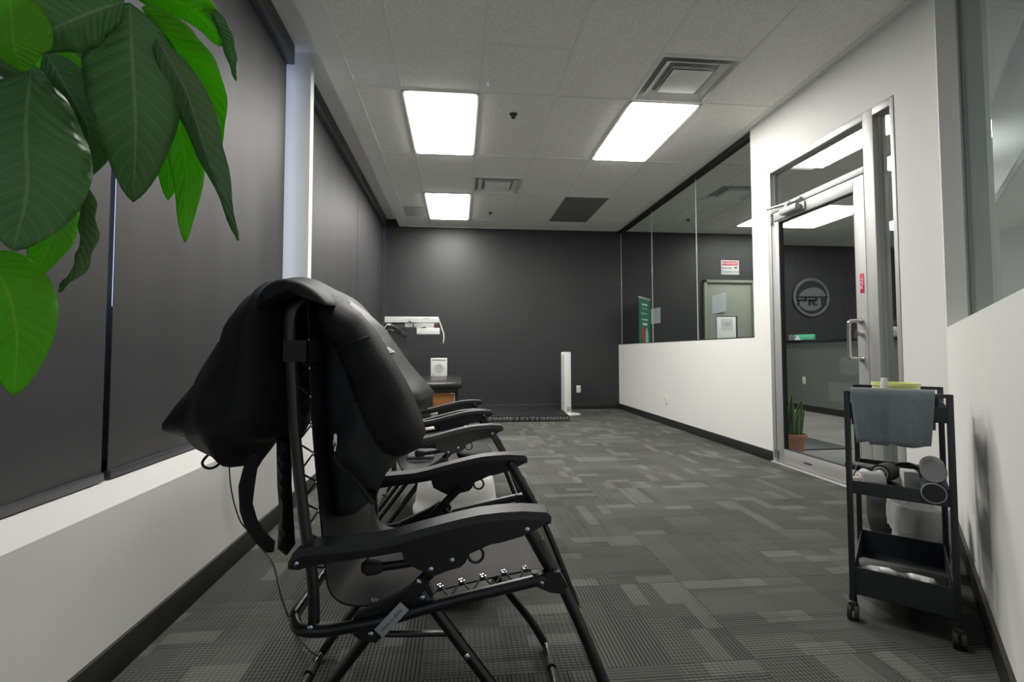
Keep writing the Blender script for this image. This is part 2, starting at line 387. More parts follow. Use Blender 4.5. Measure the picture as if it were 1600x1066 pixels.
def catmull(P, n, closed=False):
    out = []; N = len(P); rng = range(N if closed else N - 1)
    for i in rng:
        if closed: p0, p1, p2, p3 = P[(i - 1) % N], P[i], P[(i + 1) % N], P[(i + 2) % N]
        else: p0, p1, p2, p3 = P[max(i - 1, 0)], P[i], P[i + 1], P[min(i + 2, N - 1)]
        for k in range(n):
            t = k / n; out.append(.5 * ((2 * p1) + (p2 - p0) * t + (2 * p0 - 5 * p1 + 4 * p2 - p3) * t * t + (3 * p1 - p0 - 3 * p2 + p3) * t ** 3))
    if not closed: out.append(P[-1])
    return out
def tag(o, label=None, cat=None, group=None, kind=None):
    if label: o['label'] = label
    if cat: o['category'] = cat
    if group: o['group'] = group
    if kind: o['kind'] = kind
    return o
def thing(name, label, cat, loc=(0, 0, 0), rz=0.0, group=None):
    o = bpy.data.objects.new(name, None); C.objects.link(o); o.empty_display_size = .05
    o.location = loc; o.rotation_euler = (0, 0, rz)
    mm = Matrix.Translation(Vector(loc)) @ Matrix.Rotation(rz, 4, 'Z'); INV[o.name] = mm.inverted()
    return tag(o, label, cat, group)
def struct(o): return tag(o, kind='structure')
def copy_tree(o, loc, rz, label, group=None):
    r = o.copy(); C.objects.link(r); r.location = loc; r.rotation_euler = (0, 0, rz); r['label'] = label
    if group: r['group'] = group
    mm = Matrix.Translation(Vector(loc)) @ Matrix.Rotation(rz, 4, 'Z'); INV[r.name] = mm.inverted()
    for ch in list(o.children):
        c = ch.copy(); C.objects.link(c); c.parent = r
        for g2 in list(ch.children):
            d = g2.copy(); C.objects.link(d); d.parent = c
    return r
def text_mb(body, size, depth=.0008, align='CENTER'):
    cu = bpy.data.curves.new('lettering', 'FONT'); cu.body = body; cu.size = size; cu.extrude = depth; cu.align_x = align; cu.align_y = 'CENTER'; cu.resolution_u = 3
    o = bpy.data.objects.new('lettering', cu); C.objects.link(o); bpy.context.view_layer.update()
    me = bpy.data.meshes.new_from_object(o); mb = MB(); mb.add([v.co.copy() for v in me.vertices], [tuple(p.vertices) for p in me.polygons])
    bpy.data.objects.remove(o); bpy.data.curves.remove(cu); bpy.data.meshes.remove(me); return mb
def puff(outline, yc, T, step=.02, sig=.05, fold=0.0, fscale=9.0, seed=0.0, yfun=None, side=1.0, tfun=None):
    """closed cushion-like solid over an x-z outline"""
    pts = [Vector(p) for p in outline]; n = len(pts); dense = []
    for i in range(n):
        a, b = pts[i], pts[(i + 1) % n]; k = max(1, int((b - a).length / step))
        dense += [a + (b - a) * t / k for t in range(k)]
    def dist(p):
        d = 9
        for i in range(n):
            a, b = pts[i], pts[(i + 1) % n]; ab = b - a; t = max(0, min(1, (p - a).dot(ab) / ab.length_squared)); d = min(d, (p - a - ab * t).length)
        return d
    def inside(p):
        c = False
        for i in range(n):
            a, b = pts[i], pts[(i + 1) % n]
            if (a.y > p.y) != (b.y > p.y) and p.x < (b.x - a.x) * (p.y - a.y) / (b.y - a.y) + a.x: c = not c
        return c
    xs = [p.x for p in pts]; zs = [p.y for p in pts]; inner = []
    z = min(zs); row = 0
    while z < max(zs):
        x = min(xs) + (step / 2 if row % 2 else 0)
        while x < max(xs):
            p = Vector((x, z))
            if inside(p) and dist(p) > step * .6: inner.append(p)
            x += step
        z += step * .87; row += 1
    allp = dense + inner; nd = len(dense)
    res = delaunay_2d_cdt(allp, [(i, (i + 1) % nd) for i in range(nd)], [], 1, 1e-6)
    V2, F2 = res[0], res[2]
    def disp(p):
        d = dist(p); s = 1 - math.exp(-(d / sig)); s = math.sqrt(max(0, s))
        f = 0
        if fold:
            q = Vector((p.x * fscale + seed, seed * 1.7, p.y * fscale * .45)); f = fold * noise.noise(q) * 2 * s + fold * .6 * noise.noise(q * 2.3) * s
        return T * s * (tfun(p.x, p.y) if tfun else 1) + f, f
    mb = MB(); vs = []; nv = len(V2); bd = [dist(p) < 1e-4 for p in V2]
    for p in V2:
        t, f = disp(p); y0 = yfun(p.x, p.y) if yfun else yc; vs.append((p.x, y0 - t, p.y))
    idx = []
    for i, p in enumerate(V2):
        if bd[i]: idx.append(i)
        else:
            t, f = disp(p); y0 = yfun(p.x, p.y) if yfun else yc; idx.append(len(vs)); vs.append((p.x, y0 + t * side - f * 1.0, p.y))
    fs = [tuple(f) for f in F2] + [tuple(idx[i] for i in reversed(f)) for f in F2]
    mb.add(vs, fs)
    mb.front = lambda x, z: (yfun(x, z) if yfun else yc) - disp(Vector((x, z)))[0]
    return mb

# ------------------------------------------------------------ room shell
H = 2.966; XR = 2.655; YB = 7.9; XL = -.98; W2 = .6096; GX0 = -.4495; GY0 = 3.745; HP = 3.08
AD = Vector((.698, .716, 0)); AN = Vector((.716, -.698, 0)); A0 = .21
def AP(s, v, z=0.0): return AD * s + AN * (A0 + v) + Vector((0, 0, z))
AM = Matrix(((AD.x, AN.x, 0, AN.x * A0), (AD.y, AN.y, 0, AN.y * A0), (0, 0, 1, 0), (0, 0, 0, 1)))
struct(MB().prism([(-1.3, -1.6), (-1.127, -1.6), (2.695, 2.32), (2.695, 8.0), (-1.3, 8.0)], -.1, 0, 2).build('floor', M['carpet'], smooth=False))
struct(MB().prism([(-1.127, -1.6), (9.1, -1.6), (9.1, 8.8), (2.695, 8.8), (2.695, 2.32)], -.1, 0, 2).build('floor_lobby', M['planks'], smooth=False))
# ceilings
holes = []   # (x0,x1,y0,y1) cut for the air diffusers
VENTS = [(GX0 + 3 * W2, GX0 + 4 * W2, GY0 - W2, GY0), (GX0 + 1 * W2, GX0 + 2 * W2, GY0 + 3 * W2, GY0 + 4 * W2), (GX0 + 6 * W2, GX0 + 7 * W2, GY0 + 3 * W2, GY0 + 4 * W2)]
def ceiling(name, x0, x1, y0, y1):
    xs = sorted({x0, x1} | {v for h in VENTS for v in h[:2] if x0 < v < x1}); ys = sorted({y0, y1} | {v for h in VENTS for v in h[2:] if y0 < v < y1})
    b = MB()
    for i in range(len(xs) - 1):
        for j in range(len(ys) - 1):
            cx, cy = (xs[i] + xs[i + 1]) / 2, (ys[j] + ys[j + 1]) / 2
            if any(h[0] < cx < h[1] and h[2] < cy < h[3] for h in VENTS): continue
            b.box((xs[i], ys[j], H), (xs[i + 1], ys[j + 1], H + .05))
    return struct(b.build(name, M['ceiling'], smooth=False))
ceiling('ceiling', -.80, 2.70, -1.6, YB)
ceiling('ceiling_lobby', 2.70, 9.1, -1.6, 8.8)
struct(MB().box((-.95, -1.6, H - .002), (-.80, YB, H + .06)).build('trim_1', M['drywall_grey'], smooth=False))
struct(MB().box((-.955, -1.6, H - .002), (-.95, YB, HP)).build('trim_2', M['drywall_grey'], smooth=False))
struct(MB().box((-1.36, -1.6, HP), (-.9, YB + .1, HP + .08)).build('ceiling_pocket', M['drywall_grey'], smooth=False))
# suspended rails: every grid line is a thin inverted tee
rb = MB()
for c in range(0, 6):
    x = GX0 + c * W2
    if x < XR: rb.box((x - .012, -1.5, H - .004), (x + .012, YB, H))
r0 = int(-1.2 / 1.2192) - 4
for k in range(-4, 5):
    y = GY0 + k * 1.2192
    if y < YB: rb.box((-.80, y - .012, H - .0035), (XR, y + .012, H))
for (c, y) in ((1, GY0 - W2), (3, GY0 - W2), (1, GY0 + 3 * W2)): rb.box((GX0 + c * W2, y - .012, H - .0035), (GX0 + (c + 1) * W2, y + .012, H))
rb.box((-.80, -1.5, H - .004), (-.788, YB, H)); rb.box((XR - .022, -.0, H - .006), (XR, YB, H)); rb.box((-.8, YB - .02, H - .006), (XR, YB, H))
struct(rb.build('trim_3', M['tbar'], smooth=False))
rb = MB()
for c in range(6, 16): rb.box((GX0 + c * W2 - .012, -1.5, H - .004), (GX0 + c * W2 + .012, 8.6, H))
for k in range(-4, 5):
    y = GY0 + k * 1.2192
    if y < 8.6: rb.box((2.8, y - .012, H - .0035), (9, y + .012, H))
rb.box((GX0 + 6 * W2, GY0 + 3 * W2 - .012, H - .0035), (GX0 + 7 * W2, GY0 + 3 * W2 + .012, H))
struct(rb.build('trim_4', M['tbar'], smooth=False))
# left side: low wall, column, outer wall, black end wall
struct(MB().box((-1.36, -1.6, 0), (XL, YB, .486)).build('wall_left', M['wall_white'], smooth=False))
struct(MB().box((-1.36, 3.53, .486), (-1.06, 3.606, HP)).build('wall_column', M['wall_white'], smooth=False))
struct(MB().box((XL, -1.3, 0), (XL + .012, YB, .098), .003).build('baseboard_left', M['base']))
struct(MB().box((-1.36, YB, 0), (5.43, YB + .12, 3.3)).build('wall_back', M['wall_black'], smooth=False))
struct(MB().box((-1.0, YB - .012, 0), (XR, YB, .09), .003).build('baseboard_back', M['base']))
struct(MB().box((-1.4, -1.7, 0), (9.1, -1.6, 3.3)).build('wall_near', M['wall_white'], smooth=False))
for i, (y0, y1, gy) in enumerate(((-1.5, 3.53, 1.868), (3.606, YB, 6.295))):
    wn = struct(MB().box((-1.34, y0, .486), (-1.30, y0 + .05, HP)).box((-1.34, y1 - .05, .486), (-1.30, y1, HP)).box((-1.34, y0, .486), (-1.30, y1, .53)).box((-1.34, y0, 3.06), (-1.30, y1, HP)).box((-1.34, (y0 + y1) / 2 - .1, .486), (-1.30, (y0 + y1) / 2 - .05, HP)).box((-1.34, gy, .486), (-1.30, gy + .09, HP)).box((-1.335, y0, .5), (-1.305, y1, 1.10)).build('window_%d' % (i + 1), M['aluminium'], smooth=False))
    MB().box((-1.325, y0 + .05, .53), (-1.315, y1 - .05, 3.06)).build('pane', M['glass_thin'], wn, smooth=False)
# right wall with its glass band and door opening
rw = MB().box((XR, 4.155, 0), (XR + .12, YB, 1.057)).box((XR, 3.93, 0), (XR + .12, 4.155, H)).box((XR, 2.69, 2.505), (XR + .12, 3.93, H)).box((XR, 2.40, 0), (XR + .12, 2.69, H))
struct(rw.build('wall_right', M['wall_white'], smooth=False))
struct(MB().box((XR - .012, 3.935, 0), (XR, YB - .012, .088), .003).build('baseboard_right', M['base']))
struct(MB().box((XR - .012, 2.43, 0), (XR, 2.685, .088), .003).build('baseboard_door', M['base']))
for i, (y0, y1) in enumerate(((6.605, 7.895), (5.315, 6.595), (4.16, 5.305))):
    wn = struct(MB().box((XR + .045, y0, 1.057), (XR + .075, y1, 1.072)).box((XR + .02, y0, 2.925), (XR + .10, y1, H)).build('window_%d' % (i + 3), M['gasket'], smooth=False))
    MB().box((XR + .055, y0, 1.072), (XR + .063, y1, 2.925)).build('pane', M['glass'], wn, smooth=False)
    MB().box((XR + .054, y1 + .002, 1.06), (XR + .064, y1 + .006, 2.93)).build('edge_seal', M['pale_device'], wn, smooth=False)
# angled wall on the right with its interior window
aw = MB()
for a, b in (((-2.2, 0, 0), (3.55, .2, 1.057)), ((3.52, 0, 0), (3.62, .2, H)), ((-2.2, 0, 1.0), (.55, .2, H)), ((.5, 0, 2.93), (3.55, .2, H))): aw.box(a, b, 0, AM)
struct(aw.build('wall_angled', M['wall_white'], smooth=False))
struct(MB().box((-1.7, -.012, 0), (3.57, 0, .095), 0, AM).build('baseboard_angled', M['base'], smooth=False))
wn = struct(MB().box((3.506, .082, 1.057), (3.52, .106, 2.93), 0, AM).box((.55, .082, 1.057), (3.506, .106, 1.066), 0, AM).box((.55, .082, 2.915), (3.506, .106, 2.93), 0, AM).build('window_6', M['ink_grey'], smooth=False))
MB().box((.56, .09, 1.066), (3.506, .098, 2.915), 0, AM).build('pane', M['glass_low'], wn, smooth=False)
# lobby walls
struct(MB().box((5.33, 8.65, 0), (9.1, 8.75, 3.1)).box((5.33, 7.9, 0), (5.43, 8.75, 3.1)).build('wall_lobby_back', M['slats'], smooth=False))
struct(MB().box((9.0, -1.6, 0), (9.1, 8.7, 3.1)).build('wall_lobby_side', M['wall_lobby'], smooth=False))
struct(MB().box((6.15, 5.32, 0), (6.60, 5.6, H)).build('wall_lobby_pier', M['wall_lobby'], smooth=False))

# ------------------------------------------------------------ ceiling lights
def light(c, y0, label, lampmat, grp, x0=None, x1=None, y1=None, dim=False):
    xa = GX0 + c * W2 if x0 is None else x0; xb = xa + W2 if x1 is None else x1; yb = y0 + 2 * W2 if y1 is None else y1
    t = thing('ceiling_light', label, 'ceiling light', ((xa + xb) / 2, (y0 + yb) / 2, H), 0, grp)
    a, b = (xb - xa) / 2, (yb - y0) / 2; fr = MB()
    for p, q in (((-a, -b), (-a + .024, b)), ((a - .024, -b), (a, b)), ((-a, -b), (a, -b + .024)), ((-a, b - .024), (a, b))): fr.box((*p, -.008), (*q, -.0005), .002)
    fr.build('frame', M['tbar'], t); a -= .024; b -= .024
    MB().add([(-a, -b, -.004), (a, -b, -.004), (a, b, -.004), (-a, b, -.004), (-a + .02, -b + .02, -.018), (a - .02, -b + .02, -.018), (a - .02, b - .02, -.018), (-a + .02, b - .02, -.018)], [(3, 2, 1, 0), (4, 5, 6, 7), (0, 1, 5, 4), (1, 2, 6, 5), (2, 3, 7, 6), (3, 0, 4, 7)]).build('diffuser', lampmat, t, smooth=False)
    return t
g1 = 'ceiling lights over the chairs and carpet'
light(0, GY0, 'lit rectangular ceiling panel light, left and nearer of the two over the chairs', M['lamp'], g1)
light(0, GY0 + 4 * W2, 'small looking lit ceiling panel light farthest back near the black wall', M['lamp'], g1)
light(3, GY0, 'lit rectangular ceiling panel light on the right touching the square air vent', M['lamp'], g1)
light(0, GY0 - 4 * W2, 'ceiling panel light above the first chair, just beyond the top of the picture', M['lamp_near'], g1)
g2 = 'ceiling lights in the lobby'
light(8, GY0 + 4 * W2, 'lobby ceiling light cut off by the white pier beside the glass partition', M['lamp_lobby'], g2)
light(9, GY0 + 4 * W2, 'long bright lobby ceiling light seen through the glass door leaf', M['lamp_lobby'], g2, x0=5.08, x1=5.69)
light(8, GY0, 'bright lobby ceiling light seen high in the narrow side pane', M['lamp_lobby'], g2)
light(12, GY0 + 4 * W2, 'small lobby ceiling light seen lower in the narrow side pane', M['lamp_lobby'], g2, x0=6.66, x1=7.27)
t = thing('ceiling_light', 'dim wide lobby ceiling light seen through the transom above the glass door', 'ceiling light', (3.63, 4.42, H), 0, g2)
fr = MB()
for p, q in (((-.31, -.61), (-.286, .61)), ((.286, -.61), (.31, .61)), ((-.31, -.61), (.31, -.586)), ((-.31, .586), (.31, .61))): fr.box((*p, -.008), (*q, -.0005), .002)
fr.build('frame', M['tbar'], t); MB().box((-.286, -.586, -.006), (.286, .586, -.002)).build('diffuser', M['lamp_dim'], t, smooth=False)
light(13, 1.2, 'lobby ceiling light over the far right of the lobby', M['lamp_lobby'], g2)
light(8, 1.2, 'lobby ceiling light above the near part of the lobby', M['lamp_lobby'], g2)

# ------------------------------------------------------------ air diffusers, sprinklers, tiles
def vent(box, label, mt='vent'):
    x0, x1, y0, y1 = box; cx, cy = (x0 + x1) / 2, (y0 + y1) / 2
    t = thing('air_diffuser', label, 'air vent', (cx, cy, H)); a = W2 / 2
    def ring(ro, zo, ri, zi, name):
        vs = [(sx * ro, sy * ro, zo) for sx, sy in ((-1, -1), (1, -1), (1, 1), (-1, 1))] + [(sx * ri, sy * ri, zi) for sx, sy in ((-1, -1), (1, -1), (1, 1), (-1, 1))]
        vs += [(x, y, z + .003) for x, y, z in vs]
        fs = []
        for k in range(4):
            j = (k + 1) % 4; fs += [(k, j, 4 + j, 4 + k), (8 + k, 12 + k, 12 + j, 8 + j), (k, 8 + k, 8 + j, j), (4 + k, 4 + j, 12 + j, 12 + k)]
        MB().add(vs, fs).build(name, M['vent'], t, smooth=False)
    ring(a, -.006, a - .02, -.006, 'frame'); ring(a - .02, -.006, a - .055, .035, 'throat')
    ring(.235, -.006, .185, .022, 'blade'); ring(.165, -.008, .150, .018, 'blade')
    MB().box((-.150, -.150, -.012), (.150, .150, -.006), .003).build('centre_plate', M['vent'], t)
    MB().box((-a + .02, -a + .02, .037), (a - .02, a - .02, .045)).build('duct_cap', M['vent_dark'], t, smooth=False)
    return t
vent(VENTS[0], 'large square stepped air diffuser in the ceiling beside the right hand light')
vent(VENTS[1], 'square stepped air diffuser in the ceiling between the two left lights')
vent(VENTS[2], 'square stepped air diffuser on the lobby ceiling behind the glass partition')
def sprinkler(x, y, label):
    t = thing('sprinkler', label, 'sprinkler', (x, y, H))
    MB().lathe([(.001, -.006), (.034, -.006), (.036, -.001), (.001, 0)], seg=24).build('escutcheon', M['sprinkler'], t)
    MB().cyl((0, 0, -.006), (0, 0, -.032), .008, 10).build('stem', M['sprinkler'], t)
    MB().lathe([(.001, -.036), (.02, -.035), (.02, -.032), (.001, -.032)], seg=16).build('deflector', M['sprinkler'], t)
sprinkler(.461, 4.06, 'small dark sprinkler head in the ceiling between the two front lights')
sprinkler(.455, 7.0, 'tiny dark sprinkler head in the ceiling near the back black wall')
sprinkler(3.504, 7.1, 'tiny dark sprinkler head on the lobby ceiling behind the glass partition')
t = thing('smoke_detector', 'round white detector on the ceiling at the corner of the front left light', 'smoke detector', (.257, 3.60, H))
MB().lathe([(.001, -.028), (.035, -.026), (.05, -.012), (.052, 0), (.001, 0)], seg=28).build('housing', M['tbar'], t)
MB().lathe([(.001, -.031), (.01, -.030), (.01, -.026), (.001, -.026)], seg=12).build('sensor', M['white_plastic'], t)
x0 = GX0 + 3 * W2; tag(MB().box((x0 + .012, GY0 + 4 * W2 + .012, H - .002), (x0 + W2 - .012, GY0 + 6 * W2 - .012, H - .0005)).build('stained_ceiling_tile', M['tile_dark'], smooth=False), 'plain dark grey ceiling tile in the row before the black back wall', 'ceiling tile')
t = thing('return_grille', 'dull grey return air grille in the ceiling corner left of the farthest light', 'air vent', (-.62, 7.05, H))
b = MB(); b.box((-.155, -.24, -.003), (.155, .24, -.0005)); b.build('backing', M['tile_dark'], t, smooth=False)
b = MB()
for k in range(15): b.box((-.15, -.225 + k * .032, -.005), (.15, -.215 + k * .032, -.003))
b.build('louvre', M['vent'], t, smooth=False)

# ------------------------------------------------------------ roller blinds
def blind(y0, y1, label):
    t = thing('roller_blind', label, 'roller blind', (-1.2, (y0 + y1) / 2, .49), 0, 'black roller blinds on the left windows')
    L = (y1 - y0) / 2
    b = MB(); n = 24; vs = []; 
    for j in range(n + 1):
        y = -L + 2 * L * j / n
        for x in (-.0012, .0012):
            for z in (.012, 2.47): vs.append((x + .004 * math.sin(j * 1.3) * (1 if z < 1 else .2), y, z))
    fs = []
    for j in range(n):
        a = 4 * j; c = a + 4; fs += [(a, a + 1, c + 1, c), (a + 2, c + 2, c + 3, a + 3), (a, c, c + 2, a + 2), (a + 1, a + 3, c + 3, c + 1)]
    fs += [(0, 2, 3, 1), (4 * n, 4 * n + 1, 4 * n + 3, 4 * n + 2)]
    b.add(vs, fs).build('shade', M['blind'], t)
    MB().box((-.008, -L, .0), (.012, L, .030), .004).build('bottom_bar', M['blind_bar'], t)
    MB().box((-.05, -L - .004, 2.445), (.055, L + .004, 2.585), .004).build('cassette', M['blind_bar'], t)
blind(-.9, 1.782, 'nearest black roller blind at the far left, behind the green leaves')
blind(1.812, 3.44, 'wide black roller blind left of the white column')
blind(3.66, 5.865, 'black roller blind just right of the white column')
blind(5.885, 7.86, 'farthest narrow looking black roller blind at the room corner')

# ------------------------------------------------------------ wall plates
def outlet(loc, rz, label, wd=.07, ht=.115):
    t = thing('wall_outlet', label, 'wall outlet', loc, rz)
    MB().box((-wd / 2, -.006, -ht / 2), (wd / 2, 0, ht / 2), .002).build('cover_plate', M['white_plastic'], t)
    for z in (-.025, .025):
        o = MB().box((-.017, -.009, z - .014), (.017, -.005, z + .014), .003).build('socket', M['cream'], t)
outlet((1.968, YB, .328), 0, 'small cream wall outlet on the black back wall beside the white tower')
outlet((XR, 6.04, .32), -math.pi / 2, 'white wall outlet low on the white wall under the glass partition')
ang = math.atan2(AD.y, AD.x)
p = AP(2.62, 0, .36); outlet(tuple(p), ang, 'white wall outlet seen edge on, on the angled wall behind the trolley', .07, .12)
t = thing('light_switch', 'dark slim switch plate seen edge on, beside the interior window at right', 'light switch', tuple(AP(3.572, 0, 1.20)), ang)
MB().box((-.030, -.008, -.06), (.030, 0, .06), .002).build('cover_plate', M['ink_grey'], t); MB().box((-.012, -.013, -.025), (.012, -.006, .025), .002).build('rocker', M['ink_grey'], t)

# ------------------------------------------------------------ glass door with frame
fr = MB(); fx0, fx1 = XR - .004, XR + .095
def fbox(y0, y1, z0, z1, x0=fx0, x1=fx1): fr.box((x0, y0, z0), (x1, y1, z1), .003)
fbox(3.885, 3.928, 0, 2.50); fbox(2.692, 2.720, 0, 2.50); fbox(2.845, 2.925, 0, 2.503); fbox(2.719, 2.846, 2.452, 2.503); fbox(2.924, 3.886, 2.452, 2.503); fbox(2.926, 3.884, 2.105, 2.150)
fbox(2.720, 2.845, 0, .09); fbox(2.720, 2.845, .46, .52)
fr.box((XR - .03, 2.692, 0), (XR + .1, 3.928, .012), .003)
dfr = struct(fr.build('door_1', M['aluminium']))
gk = MB()
for (y0, y1, z0, z1) in ((2.925, 3.885, 2.150, 2.452), (2.720, 2.845, .52, 2.452), (2.720, 2.845, .09, .46)):
    for a, b2 in (((y0, z0), (y0 + .008, z1)), ((y1 - .008, z0), (y1, z1)), ((y0, z0), (y1, z0 + .008)), ((y0, z1 - .008), (y1, z1))): gk.box((XR + .03, a[0], a[1]), (XR + .06, b2[0], b2[1]))
gk.build('gasket', M['ink_grey'], dfr, smooth=False)
MB().box((XR + .042, 2.93, 2.155), (XR + .048, 3.88, 2.448)).build('transom_pane', M['glass'], dfr, smooth=False)
MB().box((XR + .042, 2.724, .52), (XR + .048, 2.842, 2.448)).build('side_pane', M['glass'], dfr, smooth=False)
MB().box((XR + .042, 2.724, .09), (XR + .048, 2.842, .46)).build('side_pane', M['glass'], dfr, smooth=False)
lf = thing('glass_door', 'framed glass entry door leaf with a D handle and round closer, shut', 'door', (XR + .02, 3.40, .012))
y0, y1 = 2.932, 3.880
b = MB(); b.box((XR + .0, y0, .016), (XR + .045, y0 + .088, 2.100), .003); b.box((XR, y1 - .085, .016), (XR + .045, y1, 2.100), .003)
b.box((XR, y0 + .0885, 2.012), (XR + .045, y1 - .0855, 2.100), .003); b.box((XR, y0 + .0885, .016), (XR + .045, y1 - .0855, .132), .003); b.build('leaf_frame', M['aluminium'], lf, world=True)
MB().box((XR + .02, y0 + .08, .125), (XR + .026, y1 - .08, 2.02)).build('pane', M['glass'], lf, smooth=False, world=True)
b = MB()
for a, c in (((y0 + .088, .132), (y0 + .094, 2.012)), ((y1 - .091, .132), (y1 - .085, 2.012)), ((y0 + .088, .132), (y1 - .085, .138)), ((y0 + .088, 2.006), (y1 - .085, 2.012))): b.box((XR + .004, a[0], a[1]), (XR + .04, c[0], c[1]))
b.build('gasket', M['gasket'], lf, smooth=False, world=True)
hx = XR - .085
MB().tube([(XR, 2.985, 1.130), (hx + .03, 2.985, 1.130), (hx + .006, 2.987, 1.124), (hx, 2.99, 1.100), (hx, 2.99, .910), (hx + .006, 2.987, .886), (hx + .03, 2.985, .880), (XR, 2.985, .880)], .0125, 14, 4).build('pull_handle', M['steel'], lf, world=True)
for z in (1.130, .880): MB().cyl((XR - .006, 2.985, z), (XR + .002, 2.985, z), .021, 18).build('handle_rose', M['steel'], lf, world=True)
MB().cyl((XR - .02, 2.985, 1.045), (XR + .002, 2.985, 1.045), .014, 16).build('lock_cylinder', M['steel'], lf, world=True)
MB().box((XR - .004, 3.48, .070), (XR, 3.56, .082)).build('maker_badge', M['ink'], lf, smooth=False, world=True)
st = MB().box((XR - .002, 2.952, 1.315), (XR + .001, 2.984, 1.445), .0005).build('red_sticker', M['red'], lf, world=True); st['label'] = 'red sticker with white upright lettering'
tx = text_mb('PULL', .034, .0004); tx.xf(Matrix.Translation((XR - .0028, 2.968, 1.380)) @ Matrix(((0, 0, -1, 0), (0, -1, 0, 0), (-1, 0, 0, 0), (0, 0, 0, 1))) @ Matrix.Rotation(math.pi, 4, 'Z')); tx.build('sticker_lettering', M['white_paper'], st, smooth=False)
st_l = st.children[0]; 
for v in st_l.data.vertices: v.co = INV[lf.name] @ v.co
MB().cyl((XR - .013, 3.872, 2.010), (XR - .013, 3.872, 2.075), .012, 12).cyl((XR - .013, 3.872, 2.08), (XR - .013, 3.872, 2.10), .013, 12).build('hinge', M['steel'], lf, world=True)
MB().cyl((XR - .013, 3.872, .05), (XR - .013, 3.872, .115), .012, 12).build('hinge', M['steel'], lf, world=True)
cl = MB().box((XR - .012, 3.47, 2.025), (XR, 3.84, 2.092), .004).box((XR - .065, 3.50, 2.035), (XR - .01, 3.70, 2.085), .012).build('door_closer', M['aluminium'], lf, world=True)
MB().cyl((XR - .045, 3.62, 2.08), (XR - .045, 3.62, 2.105), .018, 16).build('closer_spindle', M['steel'], cl).data.transform(INV[lf.name])
MB().tube([(XR - .045, 3.62, 2.10), (XR - .10, 3.79, 2.112), (XR - .02, 3.62, 2.125)], .007, 8).box((XR - .03, 3.50, 2.112), (XR - .004, 3.64, 2.135), .003).build('closer_arm', M['steel'], cl).data.transform(INV[lf.name])

# ------------------------------------------------------------ lobby door and papers on the black wall
t = thing('lobby_door', 'grey green steel door with pale frame set in the lobby black wall', 'door', (4.59, YB, 0))
b = MB(); b.box((4.137, YB - .05, 0), (4.185, YB + .02, 2.158), .003).box((5.00, YB - .05, 0), (5.048, YB + .02, 2.158), .003).box((4.137, YB - .05, 2.11), (5.048, YB + .02, 2.158), .003); b.build('frame', M['door_grey'], t, world=True)
MB().box((4.187, YB - .012, .01), (4.998, YB + .03, 2.108), .002).build('door_panel', M['door_grey'], t, world=True)
MB().cyl((4.24, YB - .012, 1.02), (4.24, YB - .06, 1.02), .012, 12).sphere((4.24, YB - .07, 1.02), .028).build('knob', M['steel'], t, world=True)
def bent_sheet(x0, z0, x1, z1, y, lift, mt_, name, label, cat, tilt=0.0):
    n = 8; top = []; vs = []; fs = []
    for i in range(n + 1):
        k = i / n; x = x0 + (x1 - x0) * k; yy = y - lift * math.sin(math.pi * k * .5) ** 2; dz = tilt * k
        for (z, q) in ((z0 + dz, 0), (z1 + dz * 1.3, 0)):
            for d in (0, .0015): vs.append((x, yy - d, z))
    for i in range(n):
        a = 4 * i; c = a + 4; fs += [(a, a + 2, c + 2, c), (a + 1, c + 1, c + 3, a + 3), (a, c, c + 1, a + 1), (a + 2, a + 3, c + 3, c + 2)]
    fs += [(0, 1, 3, 2), (4 * n, 4 * n + 2, 4 * n + 3, 4 * n + 1)]
    return tag(MB().add(vs, fs).build(name, mt_), label, cat)
bent_sheet(4.285, 1.575, 4.52, 1.885, YB - .015, .03, M['grey_paper'], 'paper_sheet', 'curled grey white paper stuck on the lobby door above the bright notice', 'paper', .05)
t = thing('notice', 'bright white notice with grey printed lines on the lobby door', 'notice', (4.545, YB - .10, 1.1))
MB().box((4.36, YB - .030, 1.08), (4.70, YB - .014, 1.53), .002).build('sheet', M['white_paper'], t, world=True)
MB().box((4.695, YB - .034, 1.08), (4.725, YB - .012, 1.54), .002).box((4.36, YB - .034, 1.53), (4.745, YB - .012, 1.543), .002).build('edge_strip', M['ink'], t, world=True)
b = MB().box((4.43, YB - .032, 1.30), (4.64, YB - .030, 1.50)); b.build('print_block', mat('notice_print', (.62, .63, .62), .8), t, smooth=False, world=True)
b = MB()
for k, (a, c) in enumerate(((4.46, 4.62), (4.48, 4.60), (4.465, 4.60), (4.49, 4.56))): b.box((a, YB - .034, 1.425 - k * .018), (c, YB - .032, 1.432 - k * .018))
b.build('printed_lines', M['ink_grey'], t, smooth=False, world=True)
bent_sheet(3.215, 1.40, 3.372, 1.655, YB - .004, .02, M['grey_paper'], 'paper_sheet', 'plain pale paper on the black wall right of the green banner', 'paper', .025)
t = thing('warning_sign', 'white and red warning sign above the lobby door', 'sign', (4.63, YB, 2.26))
pl = MB().box((4.468, YB - .006, 2.258), (4.790, YB, 2.505), .004).build('sign_plate', M['white_plastic'], t, world=True)
MB().box((4.486, YB - .0085, 2.415), (4.772, YB - .006, 2.488)).build('red_band', M['red'], t, smooth=False, world=True)
RX = Matrix.Rotation(math.pi / 2, 4, 'X')
text_mb('WARNING', .064).xf(Matrix.Translation((4.629, YB - .0095, 2.450)) @ RX).build('heading_lettering', M['white_paper'], t, smooth=False, world=True)
text_mb('Security', .054).xf(Matrix.Translation((4.573, YB - .0075, 2.375)) @ RX).build('lettering', M['ink'], t, smooth=False, world=True)
text_mb('Cameras in Use', .046).xf(Matrix.Translation((4.629, YB - .0075, 2.308)) @ RX).build('lettering', M['ink'], t, smooth=False, world=True)
